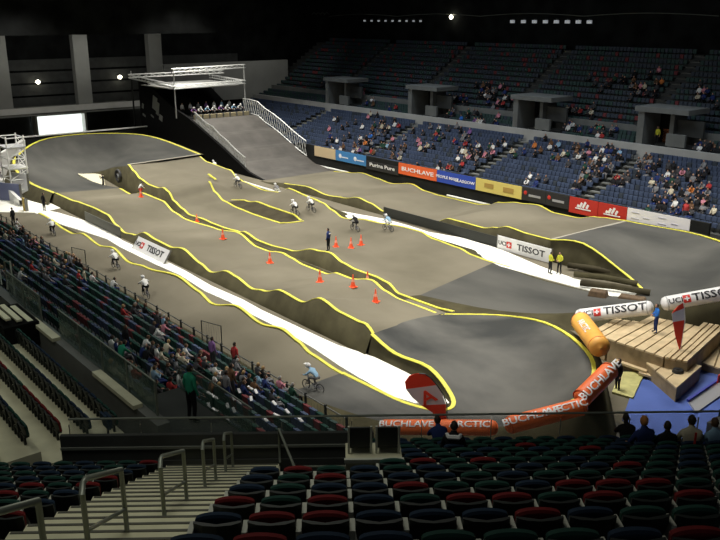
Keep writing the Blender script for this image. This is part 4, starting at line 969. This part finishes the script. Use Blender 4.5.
for i, (px, py, s_) in enumerate(CL):
    u, v, z = stand_at(px, py); c = CN0 if i == 0 else copy_tree(CN0); c.location = at(u, v, z); c.rotation_euler = (0, 0, i); tag(c, 'orange traffic cone ' + s_, 'cone', 'traffic cones on the track')
    c.scale = (1.15,) * 3 if i else (1, 1, 1)
# ring shaped prop in the infield
v, u, z = onplane(119, 183, 35.0); z = max(z, 0); q = MB(); n = 20
q.quadstrip([[((.62 + .16 * math.cos(a)) * math.cos(b), .16 * math.sin(a), .78 + (.62 + .16 * math.cos(a)) * math.sin(b)) for a in [2 * PI * k / 8 for k in range(8)]] for b in [2 * PI * i / n for i in range(n + 1)]], SHOE, closed=True)
q.box((0, 0, .78), (.5, .1, .4), TUBEG); tag(q.build('ring_marker', loc=at(u, v, z), rot=AR - PI / 2, smooth=True), 'black ring with grey centre standing by the far berm', 'marker')

# ---------------------------------------------------------------- inflatable tubes
def tube_between(name, label, A_, B_, r, m, letters, lm, lsize, ang=.55, tipr=.55, group=None, xoff=0, cross=None):
    A_, B_ = Vector(A_), Vector(B_); d = (B_ - A_); L = d.length; x = d.normalized(); y = Vector((0, 0, 1)).cross(x).normalized(); z = x.cross(y)
    t = bpy.data.objects.new(name, None); col.objects.link(t); M = Matrix((x, y, z)).transposed().to_4x4(); M.translation = A_; t.matrix_world = M; t.rotation_mode = 'XYZ'
    t.location = A_; t.rotation_euler = M.to_euler(); tag(t, label, 'inflatable', group)
    q = MB(); n = 14; seg = [(0, .05), (.03, .5), (.12, .85), (.3, 1)] + [(L * i / 8, 1.0) for i in range(1, 8)] + [(L - .3, 1), (L - .12, .85), (L - .03, .5), (L, .05)]
    q.tube([(a, 0, r) for a, _ in seg], [r * k for _, k in seg], m, 16); q.build('air_tube', t, smooth=True)
    for k in (.07, .93):
        q = MB(); q.tube([(L * k - .03, 0, r), (L * k + .03, 0, r)], r * 1.012, TUBEG if m is TUBEW else mat('seam_orange', (.6, .10, .02), .6), 16); q.build('seam', t, smooth=True)
    def wrap(me, cx):
        bm = bmesh.new(); bm.from_mesh(me); bmesh.ops.triangulate(bm, faces=bm.faces[:]); bmesh.ops.subdivide_edges(bm, edges=[e for e in bm.edges if e.calc_length() > .08], cuts=3, use_grid_fill=True); bm.to_mesh(me); bm.free()
        for v_ in me.vertices:
            a = ang + v_.co.y / r; rr = r + .022 + v_.co.z * .5; v_.co = Vector((cx + v_.co.x, -rr * math.cos(a), r + rr * math.sin(a)))
        return me
    for body, cx, sz, mm in letters:
        link_mesh('lettering', wrap(text_mb(body, sz, mm, .01, 1.25), L * cx), t, Matrix())
    if cross is not None:
        q = MB(); cc = L * cross; h = r * .5
        for i in range(6):
            a0 = ang - h / r * 1.1 + i * (2.2 * h / r) / 6; a1 = a0 + (2.2 * h / r) / 6
            q.quadstrip([[(cc - h, -(r + .02) * math.cos(a0), r + (r + .02) * math.sin(a0)), (cc + h, -(r + .02) * math.cos(a0), r + (r + .02) * math.sin(a0))], [(cc - h, -(r + .02) * math.cos(a1), r + (r + .02) * math.sin(a1)), (cc + h, -(r + .02) * math.cos(a1), r + (r + .02) * math.sin(a1))]], RED, mfun=None)
        q.build('cross_emblem', t)
        q = MB(); yy = -(r + .04) * math.cos(ang); zz = r + (r + .04) * math.sin(ang)
        q.box((cc, yy, zz), (h * 1.3, .02, h * .35), INKW, M=Matrix.Rotation(-ang, 3, 'X')); q.box((cc, yy, zz), (h * .35, .02, h * 1.3), INKW, M=Matrix.Rotation(-ang, 3, 'X')); q.build('cross_mark', t)
    return t
def gp(px, py, z): u, v = G(px, py, z); return at(u, v, z)
tube_between('inflatable_barrier', 'long white inflatable tube lettered black behind the wooden deck', gp(577, 323, .8), gp(655, 314, 2.1), .42, TUBEW, [('UCI', .17, .40, INK), ('TISSOT', .66, .62, INK)], INK, .5, cross=.31)
tube_between('inflatable_barrier', 'white inflatable tube lettered black leaving the frame at right', gp(662, 311, 2.05), gp(740, 297, 3.0), .42, TUBEW, [('UCI', .17, .40, INK), ('TISSOT', .66, .62, INK)], INK, .5, cross=.31)
tube_between('inflatable_barrier', 'yellow and orange inflatable tube on the rim beside the wooden deck', gp(579, 329, 3.0), gp(600, 359, 3.4), .5, YORANGE, [('ARCTIC', .5, .42, INKW)], INKW, .4, ang=.9)
tube_between('inflatable_barrier', 'orange inflatable tube rising to the person in black', gp(580, 408, 2.3), gp(612, 376, 3.0), .42, ORANGE, [('BUCHLAVE', .5, .5, INKW)], INKW, .4, ang=.9)
tube_between('inflatable_barrier', 'orange inflatable tube curving along the near berm, lettered white', gp(506, 434, 1.6), gp(588, 413, 2.4), .38, ORANGE, [('BUCHLAVE', .33, .42, INKW), ('ARCTIC', .74, .42, INKW)], INKW, .4, ang=.9)
tube_between('inflatable_barrier', 'orange inflatable tube by the teardrop flag, lettered white', gp(380, 434, .75), gp(499, 435, 1.5), .34, ORANGE, [('BUCHLAVE', .25, .40, INKW), ('ARCTIC', .78, .40, INKW)], INKW, .4, ang=.9)
# ---------------------------------------------------------------- flags
t = thing('teardrop_flag', 'red and white teardrop flag leaning over the tip of the white sheet', 'flag', at(24.3, 24.6, .3), 0)
bx, by, bz = at(24.3, 24.6, .3)
def onv(px, py, Y): r = ray(px, py); t_ = Y / r[1]; return Vector((r[0] * t_ - bx, 0, CH + r[2] * t_ - bz))
Yd = by
cl_ = [((440, 424), (448, 426)), ((432, 412), (446, 416)), ((421, 405), (446, 404)), ((412, 397), (442, 394)), ((406, 389), (436, 385)), ((405, 382), (430, 378)), ((409, 376), (424, 374)), ((414, 374), (418, 373.5))]
zones = [mat('flag_red', (.72, .05, .02), .6), mat('flag_red', (1, 1, 1)), mat('flag_white', (.62, .60, .64), .6)]
q = MB(); rows = []
for (a, b) in cl_:
    A_ = onv(*a, Yd); B_ = onv(*b, Yd); rows.append([tuple(A_ + Vector((0, -.02, 0))), tuple(B_ + Vector((0, -.02, 0))), tuple(B_ + Vector((0, .02, 0))), tuple(A_ + Vector((0, .02, 0)))])
q.quadstrip(rows, zones[0], closed=True, mfun=lambda i, j: zones[2] if i in (2, 3) else zones[0]); q.build('sail', t)
q = MB(); q.tube([onv(448, 430, Yd)] + [onv(b[0] + 1, b[1], Yd) for a, b in cl_[1:]], .03, SHELL, 5); q.build('pole', t)
link_mesh('letter', text_mb('A', .95, zones[0], .01, 1.1), t, Matrix.Translation(onv(428, 397, Yd) + Vector((0, -.05, 0))) @ Matrix.Rotation(PI / 2, 4, 'X') @ Matrix.Rotation(.45, 4, 'Z'))
q = MB(); q.box((onv(448, 430, Yd).x, 0, onv(448, 430, Yd).z), (.5, .5, .08), SHELL); q.build('base', t)
bx, by, bz = at(*G(679, 350, 1.5), 1.5); t = thing('feather_flag', 'narrow red and white pennant flag standing on the wooden deck', 'flag', (bx, by, bz), 0)
q = MB(); rows = []
pp = [((679, 349), (681, 349)), ((675, 335), (683, 334)), ((673, 322), (684, 320)), ((672, 313), (684, 308)), ((678, 306), (683, 303))]
for (a, b) in pp:
    A_ = onv(*a, by); B_ = onv(*b, by); rows.append([tuple(A_ + Vector((0, -.02, 0))), tuple(B_ + Vector((0, -.02, 0))), tuple(B_ + Vector((0, .02, 0))), tuple(A_ + Vector((0, .02, 0)))])
q.quadstrip(rows, zones[0], closed=True, mfun=lambda i, j: zones[2] if i == 2 else zones[0]); q.build('sail', t)
q = MB(); q.tube([onv(680, 351, by), onv(685, 320, by), onv(684, 303, by)], .03, PADW, 5); q.build('pole', t)

# ---------------------------------------------------------------- wooden platforms
def planks(name, corners, z0, z1, n, label, mtop=WOOD, gap=.04):      # corners (u, v): a, b = near edge left to right, c, d = far edge right to left; boards run from near to far
    a, b, c, d = [Vector(p) for p in corners]; cen = (a + b + c + d) / 4; t = thing('wooden_platform', label, 'platform', at(cen.x, cen.y, z0), AR)
    S = lambda p: (p.y - cen.y, p.x - cen.x)
    q = MB()
    for i in range(n):
        g = gap / max((b - a).length, .1)
        p = [a.lerp(b, i / n + g), a.lerp(b, (i + 1) / n - g), d.lerp(c, (i + 1) / n - g), d.lerp(c, i / n + g)]
        q.prism([S(x) for x in p], z1 - z0 - .10 - .015 * (i % 2), z1 - z0 - .012 * (i % 2), mtop)
    q.build('deck_boards', t)
    q = MB(); ins = [cen + (x - cen) * .96 for x in (a, b, c, d)]; q.prism([S(x) for x in ins], 0, z1 - z0 - .12, WOODD); q.build('side_frame', t)
    return t
g = lambda px, py, z: G(px, py, z)
planks('p', [g(607, 338, 1.5), g(664, 357, 1.5), g(703, 327, 1.5), g(650, 316, 1.5)], .03, 1.5, 6, 'large pale wooden deck carrying the person in light blue')
planks('p', [g(646, 362, .85), g(677, 388, .85), g(702, 366, .85), g(664, 352, .85)], .03, .85, 3, 'lower wooden step platform beside the blue floor')
planks('p', [g(664, 357, 1.5), g(688, 361, 1.5), g(726, 326, 1.5), g(703, 322, 1.5)], .03, 1.5, 4, 'right part of the wooden deck under the pennant flag')
planks('p', [g(700, 362, .5), g(745, 375, .5), g(745, 340, .5), g(715, 335, .5)], .03, .5, 3, 'low wooden platform at the right frame edge')
planks('p', [g(588, 333, 1.2), g(606, 342, 1.2), g(640, 322, 1.2), g(615, 318, 1.2)], .03, 1.2, 3, 'narrow wooden deck behind the yellow and orange tube')
# yellowish wood sheet and stacked planks under the deck
q = MB(); q.prism(poly_uv([g(620, 372, .1), g(645, 372, .1), g(633, 398, .1), g(612, 392, .1)]), .0, .12, mat('yellow_board', (.42, .40, .16), .8, noise=.15)); tag(q.build('floor_board', rot=AR), 'yellowish board lying beside the person in black', 'board')
for k, (x0, y0, x1, y1) in enumerate(((612, 352, 645, 364), (616, 360, 648, 371), (640, 372, 662, 378))):
    A_ = Vector(gp(x0, y0, .5 - .12 * k)); B_ = Vector(gp(x1, y1, .5 - .12 * k)); d = B_ - A_
    q = MB(); q.box((0, 0, 0), (d.length, .5, .12), WOOD); tag(q.build('loose_plank', loc=(A_ + B_) / 2, rot=math.atan2(d.y, d.x)), 'loose plank beneath the wooden deck, %s from the top' % ORD[k + 1], 'plank', 'loose planks beneath the deck')
u, v = G(678, 372, .86); q = MB(); q.tube([(0, 0, 0), (0, 0, .16)], [.3, .26], SHOE, 12); q.tube([(0, 0, .16), (0, 0, .2)], [.12, .12], SHOE, 8); tag(q.build('cable_coil', loc=at(u, v, .85), rot=0), 'dark round coil lying on the lower wooden platform', 'cable')
# white and blue banner edge, bottom right
for (x0, y0, x1, y1, m_, h, l_) in ((694, 408, 740, 376, TUBEW, .6, 'slanting white hoarding with blue top edge at the right frame edge'),):
    A_ = Vector(gp(x0, y0, .3)); B_ = Vector(gp(x1, y1, .3)); d = B_ - A_; t = thing('slanting_hoarding', l_, 'hoarding', A_, math.atan2(d.y, d.x))
    q = MB(); q.box((d.length / 2, .1, h / 2 - .3), (d.length, .08, h), m_, M=Matrix.Rotation(-.8, 3, 'X')); q.build('panel', t)
    q = MB(); q.box((d.length / 2, .35, h - .32), (d.length, .12, .12), mat('deep_blue', (.03, .04, .3), .6)); q.build('top_band', t)
    q = MB(); q.box((d.length * .55, .02, h + .12), (.9, .06, .45), RED); q.build('red_sign', t)
# end stand seats, right
rr = []
mb = MB()
for k in range(7):
    u_ = 15.6 - k * .85; z_ = .6 + k * .3; a = 33.8 - k * .15
    mb.box(((a + 46) / 2, u_ - .1, z_ / 2), (46 - a, .86, z_), CONCD)
struct('stand_terrace', mb, 'end terrace at lower right')
mb = MB(); RR = random.Random(9)
for k in range(7):
    u_ = 15.6 - k * .85; z_ = .6 + k * .3
    for j in range(22):
        v_ = 34.1 - k * .15 + j * .5; mm = RR.choice([GRN, FT, GRN, NAV])
        mb.box((v_, u_ - .25, z_ + .6), (.43, .07, .46), mm); mb.box((v_, u_ - .12, z_ + .6), (.38, .07, .36), mm)
        if RR.random() < .55: mb.box((v_ + .02, u_ - .30, z_ + .55), (.1, .03, .5), ARM, M=Matrix.Rotation(.5, 3, 'Y'))
tag(mb.build('green_seats', rot=AR), 'green seats with pale clappers at the lower right edge', 'seats', kind='stuff')
# pale clappers left on the near stand seats
RR = random.Random(11); n_ = 0
for k in range(2, 11):
    v_, z_ = near_row(k)
    for j in range(46, 66):
        u_ = j * .5
        a, b = pix(u_, v_ - .12, z_ + .95)
        if 200 < a < 308 and 384 < b < 418 and RR.random() < .5:
            n_ += 1; q = MB(); q.box((0, 0, .04), (.12, .3, .05), INKW, M=Matrix.Rotation(.3, 3, 'X'))
            tag(q.build('paper_clapper', loc=at(u_, v_ - .24, z_ + .83), rot=AR + RR.uniform(-.5, .5)), 'white paper clapper on a seat back, near stand row %s, %s from the foreground end' % (ORD[k + 1], ordw(j - 45)), 'clapper', 'white paper clappers in the near stand')
# ---------------------------------------------------------------- spectator fence
t = thing('spectator_fence', 'low dark metal fence between the last straight and the near stand', 'fence', at(26, 20.5, 0), AR)
q = MB(); q.tube([(0, 0, 1.1), (0, 70, 1.1)], .035, STEEL, 5); q.tube([(0, 0, .12), (0, 70, .12)], .03, STEEL, 5); q.build('rail', t)
q = MB()
for i in range(280): q.tube([(0, i * .25, .12), (0, i * .25, 1.1)], .007, STEEL, 3, caps=False)
q.build('mesh_infill', t)
for i in range(44): q = MB(); q.box((0, i * 1.6, .6), (.09, .09, 1.2), SHELL); q.build('post', t)
for u_, nm in ((57.3, 'left'), (37.5, 'right')):
    t = thing('open_gate', 'tall thin gate frame standing open in the fence, %s one' % nm, 'gate', at(u_, 20.7, 0), AR + .3)
    q = MB(); q.tube([(0, 0, 0), (0, 0, 2.1), (0, 1.5, 2.1), (0, 1.5, 0)], .035, SHELL, 5); q.build('frame', t)
    q = MB()
    for i in range(1, 8): q.tube([(0, i * .19, .1), (0, i * .19, 2.1)], .008, STEEL, 3)
    q.tube([(0, 0, 1.0), (0, 1.5, 1.0)], .02, STEEL, 4); q.build('bars', t)
# ---------------------------------------------------------------- balustrades of the upper near stand
for i in range(7):
    u_ = 20.6 + i * 2.0; v_ = 9.1
    if i in (4,): continue
    t = thing('green_balustrade', 'greenish glass balustrade pane of the near upper stand, %s from the foreground' % ORD[i + 1], 'balustrade', at(u_, v_, 7.2), AR, 'greenish glass panes of the near upper stand')
    q = MB(); q.box((0, 1, .55), (.03, 1.9, 1.05), GLASS); q.build('glass_pane', t)
    q = MB(); q.tube([(0, 0, 1.1), (0, 2, 1.1)], .03, RAILM, 5); q.build('top_rail', t)
    q = MB(); q.box((0, 0, .55), (.06, .06, 1.1), RAILM); q.build('post', t)
# small entrance stair with pale treads
mb = MB(); mb.box((8.2, 31.4, 7.0), (1.3, 2.6, .9), BLACK)
for k in range(3): mb.box((8.6 - .4 * k, 31.4, 7.42 + .14 * k), (.2, 2.2, .08), STEPC)
struct('stair_aisle', mb, 'short dark stair with pale treads in the near stand')
for i, (u_, h_) in enumerate(((38.6, 2.0), (36.4, 1.6), (34.6, 1.5))):
    q = MB(); q.tube([(0, 0, 0), (0, 0, h_), (0, .9, h_ - .25), (0, .9, 0)], .04, RAILM, 6); tag(q.build('guard_rail', loc=at(u_, 9.3, 7.2), rot=AR, smooth=True), 'grey tubular guard rail in the near stand, %s from the left' % ORD[i + 1], 'guard rail', 'guard rails of the near stand')
# ---------------------------------------------------------------- finish area at far left
for i, (px, py, w_, h_, m_) in enumerate(((10, 201, 3.0, 1.9, mat('blue_grey_panel', (.16, .18, .30), .6)), (22, 197, 2.0, 2.6, TUBEW), (25, 211, .7, 1.3, mat('yellow_panel', (.5, .36, .08), .7)))):
    u_, v_ = G(px, py, 0); q = MB(); q.box((0, 0, h_ / 2), (w_, .12, h_), m_); q.box((-w_ / 2, .1, h_ / 2), (.08, .3, h_), STEEL); q.box((w_ / 2, .1, h_ / 2), (.08, .3, h_), STEEL)
    tag(q.build('finish_panel', loc=at(u_, v_, 0), rot=AR - PI / 2 + (.5 if i < 2 else 0)), '%s panel standing on the white finish floor' % ('wide blue grey', 'tall white', 'small yellow')[i], 'panel')
t = thing('scaffold_tower', 'white scaffold tower with cross bars at the rim of the far berm', 'scaffold', at(*G(18, 196, 0), 0), AR)
for i, (dx, dy) in enumerate(((-.9, -1.3), (.9, -1.3), (.9, 1.3), (-.9, 1.3))): q = MB(); q.tube([(dx, dy, 0), (dx, dy, 6.6)], .08, PADW, 6); q.build('pole', t)
for k in range(6):
    z_ = .9 + k * 1.1; q = MB()
    q.tube([(-.9, -1.3, z_), (.9, -1.3, z_), (.9, 1.3, z_), (-.9, 1.3, z_), (-.9, -1.3, z_)], .05, PADW, 5)
    q.tube([(-.9, -1.3, z_), (.9, -1.3, z_ + 1.0 if k < 5 else z_)], .04, PADW, 5); q.tube([(.9, -1.3, z_), (.9, 1.3, z_ + 1.0 if k < 5 else z_)], .04, PADW, 5); q.build('cross_bar', t)
q = MB(); q.box((0, 0, 3.2), (2.0, 2.8, .1), PADW); q.box((0, 0, 5.4), (2.0, 2.8, .1), TUBEG); q.build('deck', t)
# string of small lamps and one bright lamp near the top
for i in range(9):
    u_ = Vvu(366 + i * 7, 90.8, 18.2); q = MB(); q.box((0, 0, 0), (.2, .35, .25), SMALLLAMP); q.box((.15, 0, .25), (.3, .2, .2), STEEL)
    tag(q.build('house_lamp', loc=at(u_, 90.5, 17.9), rot=AR), 'small square house lamp, %s from the left in the faint left row' % ORD[i + 1], 'lamp', 'faint lamps high above the far stand')
for i in range(8):
    u_ = Vvu(514 + i * 11, 90.8, 18.2); q = MB(); q.box((0, 0, 0), (.2, .7, .4), SMALLLAMP); q.box((.15, 0, .25), (.3, .2, .2), STEEL)
    tag(q.build('house_lamp', loc=at(u_, 90.5, 17.9), rot=AR), 'small square house lamp, %s from the left in the right row' % ORD[i + 1], 'lamp', 'faint lamps high above the far stand')
u_ = Vvu(453, 90.8, 18.2); q = MB(); q.ellipsoid((0, 0, 0), (.25, .3, .3), LAMP, 8, 6); q.box((.3, 0, 0), (.5, .2, .2), STEEL); tag(q.build('spot_lamp', loc=at(u_, 90.4, 18.5), rot=AR), 'single bright spot lamp between the two rows of lamps', 'lamp')
for (x0, x1, z_) in ((0, 330, 18.9), (330, 720, 18.6)):
    ua, ub = min(Vvu(x0, 90.5, z_), 124), Vvu(x1, 90.5, z_); n = 24
    q = MB(); q.tube([(0, (ub - ua) * i / n, .35 * math.sin(PI * ((i % 6) / 6))) for i in range(n + 1)], .05, RAILM, 4); tag(q.build('ceiling_cable', loc=at(ua, 90.3, z_), rot=AR), 'thin sagging cable along the black drape, %s half' % ('left' if x0 == 0 else 'right'), 'cable')

# gallery block with glass in front of the upper near stand
mb = MB(); mb.box((10.2, 21.0, 3.2), (2.2, 5.0, 6.4), CONCD); struct('stand_gallery', mb, 'short gallery carrying the standing spectator in green')
for i in range(2):
    t = thing('green_balustrade', 'greenish glass balustrade pane before the standing spectator in green, %s one' % ('near', 'far')[i], 'balustrade', at(18.7 + 2.4 * i, 11.2, 6.4), AR, 'greenish glass panes of the gallery')
    q = MB(); q.box((0, 1.15, .55), (.03, 2.2, 1.05), GLASS); q.build('glass_pane', t)
    q = MB(); q.tube([(0, 0, 1.1), (0, 2.3, 1.1)], .03, RAILM, 5); q.build('top_rail', t)
# picked out spectators of the near stand
for px, py, top, ps, L_, sc in ((222, 376, 'red', 'stand', 'spectator standing in bright red top near the fence of the near stand', 1.0), (207, 371, 'purple', 'stand', 'spectator standing in purple top left of the bright red one', 1.0), (232, 404, 'brown', 'stand', 'spectator standing in ochre brown top below the bright red one', 1.05),
        (113, 372, 'green', 'lean', 'spectator in green top with yellow scarf low in the near stand', 1.1), (26, 236, 'white', 'sit', 'spectator in white by the fence near the finish', 1.0)):
    u, v = plane_hit(px, py, 19.6, .75, -RS / TR); k = max(0, min(10, int(round((19.6 - v) / TR)))); v_, z_ = near_row(k)
    person(ps, at(u, v_ + .45, z_ if k == 0 else near_row(k)[1]), AR - PI / 2 + .2, L_, top, 'dark grey', scale=sc)
# white padded wall outside the far berm
mb = MB(); rows = []
for u, v, z in ((108.8, 33.4, 3.3), (101.2, 27.2, 2.6), (95, 25.6, 2.0), (89.5, 25.0, 1.5), (84, 24.9, .7)): rows.append([(v - .5, u + .6, 0), (v - .5, u + .6, z), (v - .2, u + .4, z), (v - .2, u + .4, 0)])
mb.quadstrip(rows, PADW); tag(mb.build('padded_wall', rot=AR), 'low white padded wall curving outside the far berm', 'padding')

# marshal in the entrance box and barrier behind the far berm
person('stand', at(44.4, 75.0, 6.2), AR + PI / 2, 'steward in yellow vest standing in the concrete entrance with the red passage', 'yellow', 'black', scale=1.05)
mb = MB(); mb.box((42.5, 111.5, 1.65), (19, .3, 3.3), BLACKM); mb.box((42.5, 111.4, 3.35), (19, .35, .14), PADW); struct('wall_barrier', mb, 'black barrier with pale top edge behind the far berm')
